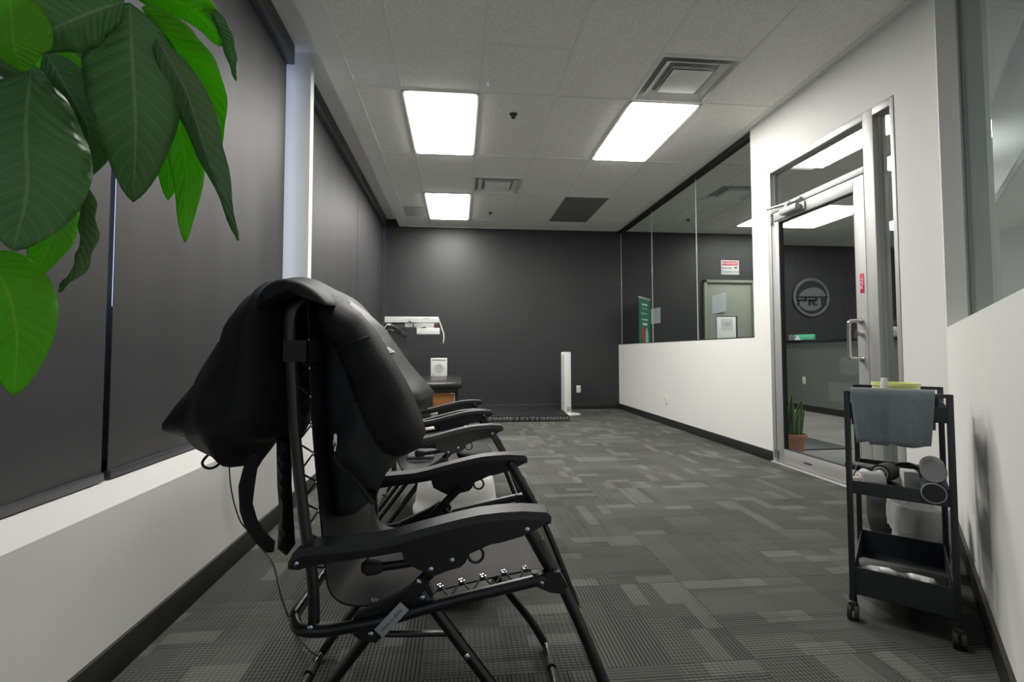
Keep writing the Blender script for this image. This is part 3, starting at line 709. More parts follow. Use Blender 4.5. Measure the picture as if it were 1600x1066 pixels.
MB().box((4.71, YB - .0085, 2.365), (4.75, YB - .006, 2.392)).box((4.688, YB - .0085, 2.372), (4.706, YB - .006, 2.378)).build('camera_symbol', M['ink'], t, smooth=False, world=True)
b = MB()
for a, c in (((4.484, 2.272), (4.774, 2.275)), ((4.484, 2.272), (4.487, 2.49)), ((4.771, 2.272), (4.774, 2.49))): b.box((a[0], YB - .0075, a[1]), (c[0], YB - .006, c[1]))
b.build('border_line', M['ink_grey'], t, smooth=False, world=True)
# roll-up banner
bl = Vector((2.83, 7.10)); br = Vector((3.077, 7.60)); dv = (br - bl); an = math.atan2(dv.y, dv.x); Lb = dv.length
bl = Vector((2.80, 7.36)); br = Vector((3.14, 7.76))
t = thing('rollup_banner', 'green roll up banner standing behind the glass partition', 'banner', ((bl.x + br.x) / 2, (bl.y + br.y) / 2, 0), math.atan2(br.y - bl.y, br.x - bl.x))
Lb = (br - bl).length; h = Lb / 2
MB().box((-h, -.006, .09), (h, -.002, 1.775)).build('printed_sheet', M['green'], t, smooth=False)
MB().box((-h - .01, -.012, 1.775), (h + .01, .004, 1.81), .004).build('top_rail', M['aluminium'], t)
MB().box((-h - .02, -.05, .012), (h + .02, .05, .09), .01).build('base_cassette', M['aluminium'], t); MB().cyl((0, .03, .05), (0, .03, 1.78), .008, 10).build('pole', M['steel'], t)
for sx in (-1, 1): MB().box((sx * h * .6 - .02, -.13, 0), (sx * h * .6 + .02, .13, .012), .003).build('foot', M['aluminium'], t)
b = MB()
rr = random.Random(3)
for (z, hh, x0, x1, nn) in ((1.69, .045, -.13, .13, 7), (1.63, .012, -.12, .12, 9), (1.55, .014, -.17, .12, 8), (1.45, .03, -.14, .14, 5), (1.38, .045, -.12, .12, 6), (1.02, .02, -.15, .15, 7), (.98, .012, -.15, .13, 8)):
    wd = (x1 - x0) / nn
    for k in range(nn): b.box((x0 + k * wd + wd * .08, -.008, z - hh * rr.uniform(.2, .5)), (x0 + (k + 1) * wd - wd * rr.uniform(.12, .3), -.006, z + hh * rr.uniform(.3, .5)))
b.build('printed_text', M['white_paper'], t, smooth=False)
MB().prism([(-.09 + .06 * math.cos(a), 1.22 + .13 * math.sin(a)) for a in [k * math.pi / 8 for k in range(16)]], -.008, -.006).build('printed_red_shape', M['red'], t, smooth=False)
MB().prism([(.02, 1.08), (.15, 1.08), (.16, 1.2), (.11, 1.31), (.07, 1.33), (.03, 1.24)], -.009, -.006).build('printed_white_shape', M['grey_paper'], t, smooth=False)

# ------------------------------------------------------------ reception counter, logo, lobby things
t = thing('reception_counter', 'long grey reception counter with a black top behind the glass door', 'counter', (5.75, 7.1, 0))
MB().box((5.48, 5.45, .09), (5.60, 8.64, 1.085)).build('front_panel', M['desk'], t, smooth=False, world=True)
MB().box((5.47, 5.45, 0), (5.62, 8.64, .095), .003).build('plinth', M['base'], t, world=True)
MB().box((5.44, 5.42, 1.085), (5.86, 8.64, 1.125), .005).build('worktop', M['desk_top'], t, world=True)
MB().box((5.60, 8.0, 1.125), (5.62, 8.64, 1.16)).build('upstand', M['desk_top'], t, smooth=False, world=True)
outlet((5.48, 7.30, .48), -math.pi / 2, 'faint white outlet on the grey front of the reception counter')
t = thing('card_display', 'green and white card box standing on the reception counter', 'card box', (5.55, 7.42, 1.125), math.radians(-62))
MB().box((-.19, -.03, 0), (.19, .03, .09), .003).build('box_body', M['green_card'], t)
MB().prism([(-.10, 0.002), (.0, .002), (-.05, .085)], -.033, -.030).build('white_triangle', M['white_paper'], t, smooth=False)
MB().box((-.19, -.033, 0), (-.10, -.030, .088)).build('dark_panel', M['desk'], t, smooth=False)
for i, (y, z, dx, mt_, lb) in enumerate(((5.83, 1.125, .0, 'cream', 'cream book at the bottom of the pile on the reception counter'), (5.85, 1.158, .01, 'book', 'brown book lying in the pile on the reception counter'), (5.86, 1.190, .0, 'cream', 'pale book on top of the pile on the reception counter'))):
    o = MB().box((5.50 + dx, y - .10, z), (5.68 + dx, y + .10, z + .030), .002).build('book', M[mt_]); tag(o, lb, 'book', 'books on the reception counter')
t = thing('card_holder', 'small white leaning leaflet on the counter beside the books', 'leaflet', (5.5, 5.68, 1.125)); t.rotation_euler = (0, math.radians(-18), 0)
MB().box((0, -.07, .002), (.004, .07, .13), .001).build('leaflet_sheet', M['white_paper'], t); MB().box((-.001, -.05, .06), (0, .05, .07)).build('printed_line', M['ink_grey'], t, smooth=False)
# logo
t = thing('wall_logo', 'round grey PRT logo plate on the black fluted lobby wall', 'logo', (6.66, 8.65, 1.97)); LY = -.035
R_ = .365
MB().tube([(R_ * .955 * math.cos(a), LY, R_ * .955 * math.sin(a)) for a in [2 * math.pi * k / 64 for k in range(64)]], .018, 8, closed=True, flat=.5).build('ring', M['logo'], t)
def arcshape(r0f, r1f, a0, a1, n=40):
    out = []
    for k in range(n + 1):
        a = math.radians(a0 + (a1 - a0) * k / n); out.append((a, r0f(k / n), r1f(k / n)))
    b = MB()
    vs = []; 
    for (a, ra, rb2) in out:
        for r in (ra, rb2):
            for y in (LY - .005, LY + .005): vs.append((r * math.cos(a), y, r * math.sin(a)))
    fs = []
    for k in range(n):
        p = 4 * k; q = p + 4; fs += [(p, p + 2, q + 2, q), (p + 1, q + 1, q + 3, p + 3), (p, q, q + 1, p + 1), (p + 2, p + 3, q + 3, q + 2)]
    fs += [(0, 1, 3, 2), (4 * n, 4 * n + 2, 4 * n + 3, 4 * n + 1)]
    b.add(vs, fs); return b
MB().cyl((0, LY - .002, 0), (0, LY + .006, 0), R_ * .90, 64).build('disc', M['logo'], t)
def dark(r0f, r1f, a0, a1, nm):
    o = arcshape(r0f, r1f, a0, a1); o.xf(Matrix.Translation((0, -.006, 0))).build(nm, M['wall_black'], t, smooth=False)
dark(lambda k: R_ * (.80 - .30 * math.sin(math.pi * (1 - k) ** 1.0 * .95) ** 1.2), lambda k: R_ * .86, 188, 12, 'swoosh')
dark(lambda k: R_ * (.80 - .10 * math.sin(math.pi * k)), lambda k: R_ * .84, 212, 372, 'lower_arc')
b = MB()
def blk(x0, z0, x1, z1): b.box((x0 * R_, LY - .018, z0 * R_), (x1 * R_, LY - .002, z1 * R_))
for (x0, z0, x1, z1) in ((-.86, -.03, -.28, .05), (-.40, -.18, -.28, .05), (-.80, -.20, -.32, -.11), (-.80, -.42, -.70, -.11),
                         (-.22, -.03, .28, .05), (.18, -.18, .30, .02), (-.18, -.20, .24, -.11), (-.18, -.42, -.08, -.11), (.08, -.42, .28, -.33), (.02, -.34, .14, -.16),
                         (.34, -.02, .88, .06), (.52, -.42, .64, -.02), (.70, -.42, .78, -.02)): blk(x0, z0, x1, z1)
b.build('lettering', M['wall_black'], t, smooth=False)
for a in (20, 150, 270): MB().cyl((R_ * .955 * math.cos(math.radians(a)), LY - .012, R_ * .955 * math.sin(math.radians(a))), (R_ * .955 * math.cos(math.radians(a)), 0, R_ * .955 * math.sin(math.radians(a))), .008, 10).build('standoff', M['chrome'], t)
# snake plant
t = thing('snake_plant', 'tall snake plant in a terracotta pot behind the glass door', 'potted plant', (2.965, 4.10, 0))
pot = MB().lathe([(.001, 0), (.062, 0), (.070, .02), (.088, .165), (.105, .170), (.108, .20), (.098, .205), (.092, .19), (.086, .178), (.001, .176)], seg=36).build('pot', M['terracotta'], t)
MB().lathe([(.001, .176), (.085, .176), (.085, .184), (.001, .186)], seg=24).build('soil', M['soil'], t)
def snake(x, y, h, wd, lean, rot, tw):
    n = 12; mb = MB(); vs = []; fs = []; eg = MB(); L1 = []; L2 = []
    for i in range(n + 1):
        k = i / n; wv = wd * (.35 + .9 * math.sin(math.pi * min(1, k * .75 + .12))) * (1 - k ** 5) + .0015; a = rot + tw * k
        cx = x + lean[0] * k * k; cy = y + lean[1] * k * k; cz = .17 + h * k; dx, dy = math.cos(a), math.sin(a); nx, ny = -dy, dx
        for j in range(5):
            s_ = (j - 2) / 2; vs.append((cx + dx * wv * s_ + nx * abs(s_) * wv * .4, cy + dy * wv * s_ + ny * abs(s_) * wv * .4, cz)); mb.uv[len(vs) - 1] = (k, .5 + .45 * s_)
        L1.append(vs[-5]); L2.append(vs[-1])
    m0 = len(vs); vs += [(v[0] + .003 * math.sin(rot), v[1] + .003, v[2]) for v in vs[:m0]]
    for i in range(m0): mb.uv[m0 + i] = mb.uv[i]
    for i in range(n):
        for j in range(4):
            a = i * 5 + j; fs.append((a, a + 1, a + 6, a + 5)); fs.append((m0 + a, m0 + a + 5, m0 + a + 6, m0 + a + 1))
    mb.add(vs, fs); o = mb.build('leaf', M['snake_leaf'], t); MB().tube(L1, .0028, 5).tube(L2, .0028, 5).build('leaf_edge', M['snake_edge'], o)
for a in ((0, .01, .40, .030, (.0, 0), .1, .3), (-.045, 0, .33, .028, (-.04, .0), -.1, .4), (.04, -.01, .34, .026, (.03, -.01), .25, -.4), (-.06, -.02, .30, .022, (-.06, -.01), .5, .3), (.06, .0, .24, .022, (.05, 0), -.3, .5), (.012, -.035, .26, .024, (.015, -.02), .0, .5), (-.025, .03, .36, .024, (-.02, .02), .2, .2)): snake(*a)
tag(MB().box((3.02, 4.36, .001), (3.75, 5.3, .012), .004).build('door_mat', M['mat_black']), 'dark grey floor mat lying on the lobby planks behind the snake plant', 'mat')
for v in bpy.data.objects['door_mat'].data.vertices: pass

# poster seen through the interior window
t = thing('hanging_poster', 'blue grey poster with white border behind the interior window at right edge', 'poster', tuple(AP(3.5, .28, 1.83)), ang)
MB().box((-.75, -.004, 0), (.66, .004, .64), .002).build('border', M['grey_paper'], t)
MB().box((-.70, .004, .04), (.62, .0065, .60)).build('print', M['photo_blue'], t, smooth=False)
for x in (-.6, .55): MB().cyl((x, 0, .63), (x, 0, H - 1.835), .002, 6).build('cord', M['white_plastic'], t)

# ------------------------------------------------------------ tower, mat, table, devices at the back
t = thing('light_tower', 'tall white slotted tower standing beside the black mat', 'tower', (1.60, 7.18, 0), math.radians(22))
MB().box((-.15, -.14, .0), (.16, .10, .028), .006).build('base_plate', M['white_plastic'], t)
MB().box((-.055, -.05, .028), (.055, .05, .935), .006).build('body', M['white_plastic'], t)
b = MB()
for k in range(32): b.box((-.058, -.038, .07 + k * .026), (-.054, .038, .084 + k * .026))
b.build('slots', M['ink_grey'], t, smooth=False)
MB().box((-.03, -.03, .935), (.045, .03, .950), .004).build('top_control', M['ink'], t)
for z in (.80, .42): MB().cyl((.055, 0, z), (.070, 0, z), .012, 12).build('side_knob', M['white_plastic'], t)
MB().box((-.03, -.053, .05), (.04, -.049, .12), .001).build('lower_grille', M['cup_grey'], t)
# pleated mat
t = thing('floor_mat', 'low black padded mat with a pleated edge before the back wall', 'mat', (.55, 7.15, 0))
outl = []; n = 150
for k in range(n + 1):
    x = -.55 + 2.05 * k / n; outl.append((x, 6.50 + .10 * k / n * 0 + .012 * math.sin(k * 1.9) + .006 * math.sin(k * .7)))
outl += [(1.56, 7.2), (1.62, 7.87), (-.55, 7.87)]
top = [(p[0], p[1] + (.035 if i <= n else 0)) for i, p in enumerate(outl)]
N_ = len(outl); vs = [(p[0], p[1], .0) for p in outl] + [(p[0], p[1] + (.004 if i <= n else 0), .05) for i, p in enumerate(outl)] + [(p[0], p[1], .068) for p in top]
fs = [tuple(range(N_ - 1, -1, -1)), tuple(range(2 * N_, 3 * N_))]
for i in range(N_):
    j = (i + 1) % N_; fs += [(i, j, N_ + j, N_ + i), (N_ + i, N_ + j, 2 * N_ + j, 2 * N_ + i)]
MB().add(vs, fs).build('cover', M['mat_black'], t, world=True, angle=60)
MB().tube([(-.5, 6.54, .072), (.5, 6.545, .074), (1.46, 6.54, .072), (1.585, 7.82, .072)], .008, 8).build('piping', M['vinyl_black'], t, world=True)
# treatment table
t = thing('treatment_table', 'black vinyl treatment table with orange wood end behind the chairs', 'treatment table', (-.31, 5.9, 0))
MB().box((-.66, 5.16, .545), (.045, 6.85, .612), .03).build('padded_top', M['vinyl_black'], t, world=True)
MB().box((-.63, 5.2, .50), (.0, 6.8, .548), .004).build('top_frame', M['tube'], t, world=True)
MB().box((-.27, 5.27, .05), (-.045, 5.31, .52), .004).build('end_panel', M['wood_orange'], t, world=True)
MB().box((-.048, 5.262, .05), (-.038, 5.315, .52), .002).build('panel_edge', M['cream'], t, world=True)
MB().cyl((-.07, 5.23, .505), (-.07, 5.23, .545), .014, 14).sphere((-.07, 5.23, .50), .017).build('chrome_knob', M['chrome'], t, world=True)
for x in (-.60, -.02):
    for y in (5.35, 6.7): MB().box((x - .02, y - .02, 0), (x + .02, y + .02, .51), .004).build('leg', M['tube'], t, world=True)
MB().tube([(-.26, 5.20, .40), (-.22, 5.19, .28), (-.19, 5.19, .30), (-.16, 5.2, .37)], .005, 6, 4).build('hanging_cable', M['cord'], t, world=True)
t = thing('storage_bin', 'small clear grey bin in front of the orange wood panel', 'bin', (-.22, 5.15, 0))
MB().box((-.28, 5.08, .05), (-.13, 5.22, .30), .02).build('bin_body', M['film'], t, world=True); MB().box((-.285, 5.075, .29), (-.125, 5.225, .31), .006).build('lid', M['grey_paper'], t, world=True); MB().box((-.27, 5.09, 0), (-.14, 5.21, .05), .004).build('base', M['ink_grey'], t, world=True)
# white control box
t = thing('control_box', 'square white device with a round dial on the treatment table', 'device', (-.25, 6.55, .612))
MB().box((-.365, 6.50, .612), (-.150, 6.60, .855), .006).build('housing', M['white_plastic'], t, world=True)
MB().torus((-.255, 6.497, .72), .050, .0045).torus((-.255, 6.497, .72), .030, .0035).torus((-.255, 6.497, .72), .014, .003).build('dial', M['ink_grey'], t, world=True)
b = MB()
for k in range(12):
    a = k * math.pi / 6; b.box((-.255 + .062 * math.cos(a) - .003, 6.497, .72 + .062 * math.sin(a) - .003), (-.255 + .062 * math.cos(a) + .003, 6.50, .72 + .062 * math.sin(a) + .003))
b.build('dial_marks', M['ink_grey'], t, smooth=False, world=True)
MB().box((-.345, 6.496, .822), (-.17, 6.50, .836)).build('printed_strip', M['ink_grey'], t, smooth=False, world=True); MB().box((-.345, 6.496, .63), (-.32, 6.50, .645)).build('button', M['ink_grey'], t, smooth=False, world=True)
# white arm unit
t = thing('arm_unit', 'white post with a long horizontal white arm and lamp head', 'treatment lamp', (-.95, 7.05, 0))
MB().box((-1.07, 6.85, -.1), (-.76, 7.3, -.05), .015).build('base', M['white_plastic'], t, world=True)
MB().box((-1.02, 7.0, -.06), (-.925, 7.10, 1.375), .006).build('post', M['white_plastic'], t, world=True)
MB().box((-1.035, 6.95, 1.352), (-.285, 7.10, 1.435), .006).build('arm', M['white_plastic'], t, world=True)
hd = MB().box((-.585, 6.90, 1.185), (-.265, 7.08, 1.275), .006).build('lamp_head', M['white_plastic'], t, world=True)
b = MB().box((-.76, 6.97, 1.285), (-.60, 7.07, 1.352), .01).box((-.60, 6.96, 1.27), (-.30, 7.08, 1.352), .008); b.build('motor_block', M['pale_device'], t, world=True)
MB().box((-.94, 6.98, 1.27), (-.765, 7.06, 1.352), .004).build('dark_housing', M['ink'], t, world=True)
MB().box((-.345, 6.948, 1.275), (-.28, 6.96, 1.345), .002).build('red_panel', mat('dark_red', (.09, .02, .02), .4), t, world=True)
MB().prism_quads([(-.285, 1.430), (-.245, 1.32), (-.205, 1.20), (-.200, 1.14), (-.212, 1.06)], [(-.297, 1.428), (-.258, 1.315), (-.220, 1.20), (-.214, 1.14), (-.220, 1.06)], 6.95, 7.07).build('curved_shield', M['white_plastic'], t, world=True)
MB().tube([(-1.0, 6.94, 1.35), (-.93, 6.93, 1.31), (-.88, 6.94, 1.30), (-.87, 6.95, 1.15), (-.88, 6.97, .9)], .006, 6, 5).tube([(-.70, 6.93, 1.37), (-.64, 6.92, 1.34), (-.61, 6.92, 1.27), (-.46, 6.90, 1.285)], .008, 6, 5).tube([(-.76, 6.95, 1.27), (-.77, 6.95, 1.1), (-.81, 6.96, .85)], .004, 6, 4).build('cables', M['cord'], t, world=True)
MB().box((-.50, 6.944, 1.405), (-.42, 6.951, 1.413)).build('printed_mark', M['ink_grey'], t, smooth=False, world=True)
k_ = .9; t.scale = (k_, k_, k_); t.location = (-.95 * k_, 7.05 * k_, CZ - CZ * k_)

# ------------------------------------------------------------ zero gravity chairs
HW = .27
def make_chair(label):
    t = thing('recliner_chair', label, 'reclining chair', (0, 0, 0), 0, 'black zero gravity chairs in a row')
    def S(pts, y): return [(p[0], y, p[1]) for p in pts]
    arm_top = [(-.328, .515), (-.318, .534), (-.298, .543), (-.235, .547), (-.165, .553), (-.120, .562), (-.075, .574), (-.03, .585), (.009, .594), (.045, .601), (.085, .605), (.13, .607), (.178, .604), (.187, .596)]
    arm_bot = [(-.322, .498), (-.310, .497), (-.295, .502), (-.235, .512), (-.165, .520), (-.120, .527), (-.075, .534), (-.03, .538), (.009, .537), (.045, .537), (.085, .543), (.13, .555), (.170, .574), (.184, .584)]
    tb = MB()
    # back frame: one tube up, across and down
    bk = [(-.285, .386), (-.289, .47), (-.303, .556), (-.311, .613), (-.322, .697), (-.331, .782), (-.336, .86), (-.341, .93), (-.344, .975), (-.339, 1.012)]
    pts = S(bk, -HW) + [(-.328, -HW + .016, 1.034), (-.320, -HW + .05, 1.041), (-.318, 0, 1.043), (-.320, HW - .05, 1.041), (-.328, HW - .016, 1.034)] + S(bk[::-1], HW)
    tb.tube(pts, .0115, 12, 3).build('back_frame', M['tube'], t)
    st = [(.176, .469), (.168, .467), (.094, .451), (.012, .433), (-.067, .414), (-.133, .396), (-.22, .381), (-.267, .375)]
    pts = S(st, -HW - .012) + [(-.308, -HW - .010, .378), (-.330, -HW + .02, .384), (-.335, -HW + .07, .388), (-.335, HW - .07, .388), (-.330, HW - .02, .384), (-.308, HW + .010, .378)] + S(st[::-1], HW + .012)
    MB().tube(pts, .0115, 12, 3).build('seat_frame', M['tube'], t)
    lr = [(.166, .535), (.190, .484), (.206, .458), (.246, .374), (.292, .262), (.335, .150)]
    pts = S(lr, -HW + .012) + [(.342, -HW + .022, .134), (.345, -HW + .06, .128), (.345, HW - .06, .128), (.342, HW - .022, .134)] + S(lr[::-1], HW - .012)
    MB().tube(pts, .0115, 12, 3).build('legrest_frame', M['tube'], t)
    # two floor loops: each is a pair of legs joined by a floor bar
    la = [(-.073, .443), (.02, .318), (.12, .187), (.190, .100), (.222, .052), (.240, .020)]
    lb = [(-.022, .505), (-.125, .405), (-.172, .360), (-.27, .236), (-.375, .100), (-.415, .048), (-.434, .020)]
    for s_ in (-1, 1):
        MB().tube(S(la, s_ * HW), .012, 12, 3).build('front_leg', M['tube_gloss'], t)
        MB().tube(S(lb, s_ * (HW - .02)), .012, 12, 3).build('rear_leg', M['tube_gloss'], t)
    MB().tube([(.240, -HW, .020), (.247, -HW + .04, .0135), (.249, 0, .0125), (.247, HW - .04, .0135), (.240, HW, .020)], .0115, 12, 4).build('front_floor_bar', M['tube_gloss'], t)
    MB().tube([(-.434, -HW + .02, .020), (-.441, -HW + .06, .0135), (-.443, 0, .0125), (-.441, HW - .06, .0135), (-.434, HW - .02, .020)], .0115, 12, 4).build('rear_floor_bar', M['tube_gloss'], t)
    for x in (.248, -.442):
        for s_ in (-1, 1): MB().cyl((x, s_ * (HW - .075), .0145), (x, s_ * (HW - .115), .0145), .0145, 14).build('foot_sleeve', M['rubber'], t)
    for s_ in (-1, 1):
        y = s_ * HW
        a0, a1 = sorted((y - .024, y + .024))
        MB().prism_quads(arm_top, [(p[0], p[1] - .016) for p in arm_top], a0 - .003, a1 + .003).build('armrest', M['plastic_arm'], t, angle=50)
        MB().prism_quads([(p[0], p[1] - .015) for p in arm_top], arm_bot, a0 + .004, a1 - .004).build('arm_beam', M['plastic_dark'], t, angle=50)
        MB().prism([(-.112, .530), (-.104, .505), (-.080, .492), (-.062, .484), (-.045, .478), (-.018, .488), (.006, .494), (.016, .503), (.022, .519), (.048, .530), (.075, .542), (.075, .550), (-.112, .540)], y - .014, y + .014).build('arm_bracket', M['plastic_dark'], t, angle=50)
        MB().tube([(.139, y + s_ * -.016, .572), (.152, y - s_ * .016, .548), (.178, y - s_ * .014, .502), (.200, y - s_ * .012, .466)], .0150, 12, 3).sphere((.139, y - s_ * .016, .572), .0175, 14).build('front_link', M['tube'], t)
        MB().prism([(.150, .478), (.150, .455), (.185, .440), (.212, .436), (.222, .452), (.206, .480)], y - .012, y + .006).build('knee_bracket', M['plastic_dark'], t)
        MB().prism([(-.205, .400), (-.212, .368), (-.19, .352), (-.160, .347), (-.140, .372), (-.060, .418), (-.048, .440), (-.058, .460), (-.082, .462), (-.120, .438)], y - .008, y + .010).build('hinge_plate', M['plastic_dark'], t)
        MB().tube([(-.168, y - s_ * .028, .362), (-.155, y - s_ * .03, .348), (-.135, y - s_ * .03, .343), (-.02, y - s_ * .03, .342), (.004, y - s_ * .022, .341)], .0065, 8, 3).build('stay_rod', M['tube_gloss'], t)
        # recline lever
        yl = y - s_ * .035
        if s_ < 0: MB().tube([(-.052, yl, .494), (-.110, yl, .484), (-.160, yl, .478)], .0095, 10, 3).build('recline_lever', M['plastic_dark'], t)
        if s_ < 0: MB().tube([(-.158, yl, .478), (-.172, yl, .477), (-.190, yl, .477), (-.200, yl, .476)], [.011, .0155, .017, .010], 12).build('lever_knob', M['rubber'], t)
        if s_ < 0: MB().tube([(-.19, yl, .486), (-.182, yl, .510), (-.150, yl, .528), (-.11, yl, .532)], .0022, 6, 5).build('release_cable', M['cord'], t)
        MB().torus((.036, y - s_ * .002, .512), .0155, .003).build('lock_ring', M['plastic_dark'], t)
        # lacing and grommets
        yf = y - s_ * .052; yt = y - s_ * .010
        seat_e = [(-.178, .396), (-.130, .404), (-.085, .413), (-.040, .423), (.005, .433), (.050, .442), (.095, .450), (.140, .457)]
        back_e = [(-.287, .47), (-.294, .53), (-.301, .59), (-.307, .65), (-.313, .71), (-.318, .77), (-.321, .83), (-.324, .89), (-.327, .95)]
        for E_, oz in ((seat_e, -.004), (back_e, 0)):
            pts = []
            for i, p in enumerate(E_):
                pts.append((p[0] + (0 if oz else .004), yf, p[1] + (.006 if oz else 0)))
                if i < len(E_) - 1:
                    q = E_[i + 1]; mx, mz = (p[0] + q[0]) / 2, (p[1] + q[1]) / 2
                    pts.append((mx - (0 if oz else .012), yt, mz - (.004 if oz else 0)))
            MB().tube(pts, .0022, 6, 2).build('lacing', M['cord'], t)
            for p in E_:
                if oz: MB().torus((p[0], yf, p[1] + .0055), .006, .0018, 'z', 12).build('grommet', M['chrome'], t)
                else: MB().torus((p[0] + .006, yf, p[1]), .006, .0018, 'x', 12).build('grommet', M['chrome'], t)
        # bolts
        for (bx, bz, off) in ((-.314, .511, .026), (.139, .570, .026), (-.053, .492, .018), (-.011, .509, .018), (-.069, .437, .018), (.02, .319, .015), (.168, .464, .024), (-.285, .388, .026), (-.170, .368, .016), (-.204, .374, .016)):
            MB().sphere((bx, y + s_ * (off - .003), bz), .0058, 10, (1, .6, 1)).build('bolt', M['bolt'], t)
    # sling: back, seat and leg part in one cloth
    prof = [(-.326, 1.030), (-.322, .985), (-.320, .93), (-.316, .85), (-.311, .77), (-.304, .69), (-.296, .61), (-.288, .53), (-.281, .46), (-.272, .425), (-.252, .403), (-.222, .393), (-.180, .393), (-.130, .400), (-.056, .417), (.0, .430), (.055, .441), (.12, .452), (.170, .458), (.196, .448), (.216, .415), (.250, .335), (.300, .212), (.330, .140)]
    P_ = catmull([Vector((p[0], 0, p[1])) for p in prof], 4); ny = 14; vs = []; fs = []
    for i, p in enumerate(P_):
        a = P_[max(0, i - 1)]; b_ = P_[min(len(P_) - 1, i + 1)]; tg = (b_ - a).normalized(); nr = Vector((tg.z, 0, -tg.x))
        k = i / (len(P_) - 1); hw = HW - .045 - (.0 if k < .85 else (k - .85) * .08)
        for j in range(ny + 1):
            q = j / ny * 2 - 1; sag = .016 * (1 - q * q) * math.sin(math.pi * min(1, max(0, k))) + .0012 * math.sin(9 * q + 13 * k)
            c0 = p - nr * sag * (1 if k < .5 else 1); vs.append((c0.x, q * hw, c0.z))
    m0 = len(vs); NR = []
    for i, p in enumerate(P_):
        a = P_[max(0, i - 1)]; b_ = P_[min(len(P_) - 1, i + 1)]; tg = (b_ - a).normalized(); nr = Vector((tg.z, 0, -tg.x))
        for j in range(ny + 1):
            v = Vector(vs[i * (ny + 1) + j]) - nr * .0035; NR.append(tuple(v))
    vs += NR
    for i in range(len(P_) - 1):
        for j in range(ny):
            a = i * (ny + 1) + j; fs.append((a, a + 1, a + ny + 2, a + ny + 1)); fs.append((m0 + a, m0 + a + ny + 1, m0 + a + ny + 2, m0 + a + 1))
    for i in range(len(P_) - 1):
        for j in (0, ny):
            a = i * (ny + 1) + j; b_ = a + ny + 1; fs.append((a, b_, m0 + b_, m0 + a))
    MB().add(vs, fs).build('fabric_sling', M['sling'], t, angle=80)
    # elastic band round the back frame
    b = MB(); 
    for y0_, y1_ in ((-HW - .014, HW + .014),): b.box((-.354, y0_, .905), (-.350, y1_, .948)).box((-.304, y0_, .905), (-.300, y1_, .948)).box((-.354, y0_, .905), (-.300, y0_ + .003, .948)).box((-.354, y1_ - .003, .905), (-.300, y1_, .948))
    b.build('headrest_band', M['black_soft'], t, smooth=False)
    return t

def sling_mat():
    mt, nt = new_mat('woven_sling'); g = NT(nt)
    out = g.n('ShaderNodeOutputMaterial'); b = g.n('ShaderNodeBsdfPrincipled'); g.l(b.outputs[0], out.inputs[0])
    tc = g.n('ShaderNodeTexCoord'); mp = g.n('ShaderNodeMapping'); mp.inputs['Scale'].default_value = (1, 4, 1); g.l(tc.outputs['Object'], mp.inputs[0])
    mp2 = g.n('ShaderNodeMapping'); mp2.inputs['Scale'].default_value = (14, 1.2, 2); g.l(tc.outputs['Object'], mp2.inputs[0])
    n1 = g.noise(mp2.outputs[0], 4, 2); n2 = g.noise(tc.outputs['Object'], 600, 2)
    v = g.math('ADD', g.math('MULTIPLY', n1, .6), g.math('MULTIPLY', n2, .4))
    g.l(g.mixc(v, (.012, .012, .013), (.038, .037, .040)), b.inputs['Base Color']); b.inputs['Roughness'].default_value = .6; b.inputs['Specular IOR Level'].default_value = .22
    bn = g.n('ShaderNodeBump'); bn.inputs['Strength'].default_value = .3; bn.inputs['Distance'].default_value = .001; g.l(n2, bn.inputs['Height']); g.l(bn.outputs[0], b.inputs['Normal'])
    return mt
M['sling'] = sling_mat()
chair = make_chair('nearest black zero gravity chair, black coat draped over its back')
chair.location = (.014, 1.28, 0); chair.rotation_euler = (0, 0, math.radians(-3)); INV[chair.name] = (Matrix.Translation((.014, 1.28, 0)) @ Matrix.Rotation(math.radians(-3), 4, 'Z')).inverted()
c2 = copy_tree(chair, (.006, 2.44, 0), math.radians(.8), 'middle black zero gravity chair, beyond the white stool')
c3 = copy_tree(chair, (-.028, 3.035, 0), math.radians(0), 'farthest black zero gravity chair, nearest the treatment table')
# maker's tag on the near chair
tg = MB().box((-.036, -.0012, -.0115), (.036, .0012, .0115), .0008).xf(Matrix.Translation((-.127, -HW - .0275, .402)) @ Matrix.Rotation(math.radians(-46), 4, 'Y')).build('hang_tag', M['grey_paper'], chair); tg['label'] = 'white tag with small grey print'
tx = text_mb('made in china', .0098, .0002).xf(Matrix.Translation((-.127, -HW - .0290, .402)) @ Matrix.Rotation(math.radians(-46), 4, 'Y') @ Matrix.Rotation(math.pi / 2, 4, 'X')); tx.build('tag_lettering', M['ink'], tg, smooth=False)
# things lying on the far chairs
def pillow_at(loc, rz, label, a, b_, c, mt_='vinyl_black'):
    t = thing('head_pillow', label, 'pillow', loc, rz)
    mb = MB(); n1, n2 = 20, 12; vs = []; fs = []
    for i in range(n1):
        u = 2 * math.pi * i / n1
        for j in range(n2 + 1):
            v = -math.pi / 2 + math.pi * j / n2; e = .55
            f = lambda q: math.copysign(abs(q) ** e, q)
            vs.append((a * f(math.cos(v)) * f(math.cos(u)), b_ * f(math.cos(v)) * f(math.sin(u)), c * (1 + math.sin(v) * 1.0) ))
    for i in range(n1):
        for j in range(n2):
            p, q = i * (n2 + 1) + j, ((i + 1) % n1) * (n2 + 1) + j; fs.append((p, q, q + 1, p + 1))
    mb.add(vs, fs).build('cushion', M[mt_], t, angle=60)
    MB().tube([(a * .93 * math.copysign(abs(math.cos(u)) ** .55, math.cos(u)), b_ * .93 * math.copysign(abs(math.sin(u)) ** .55, math.sin(u)), c) for u in [2 * math.pi * k / 28 for k in range(28)]], .005, 6, closed=True).build('piping', M['plastic_arm'], t)
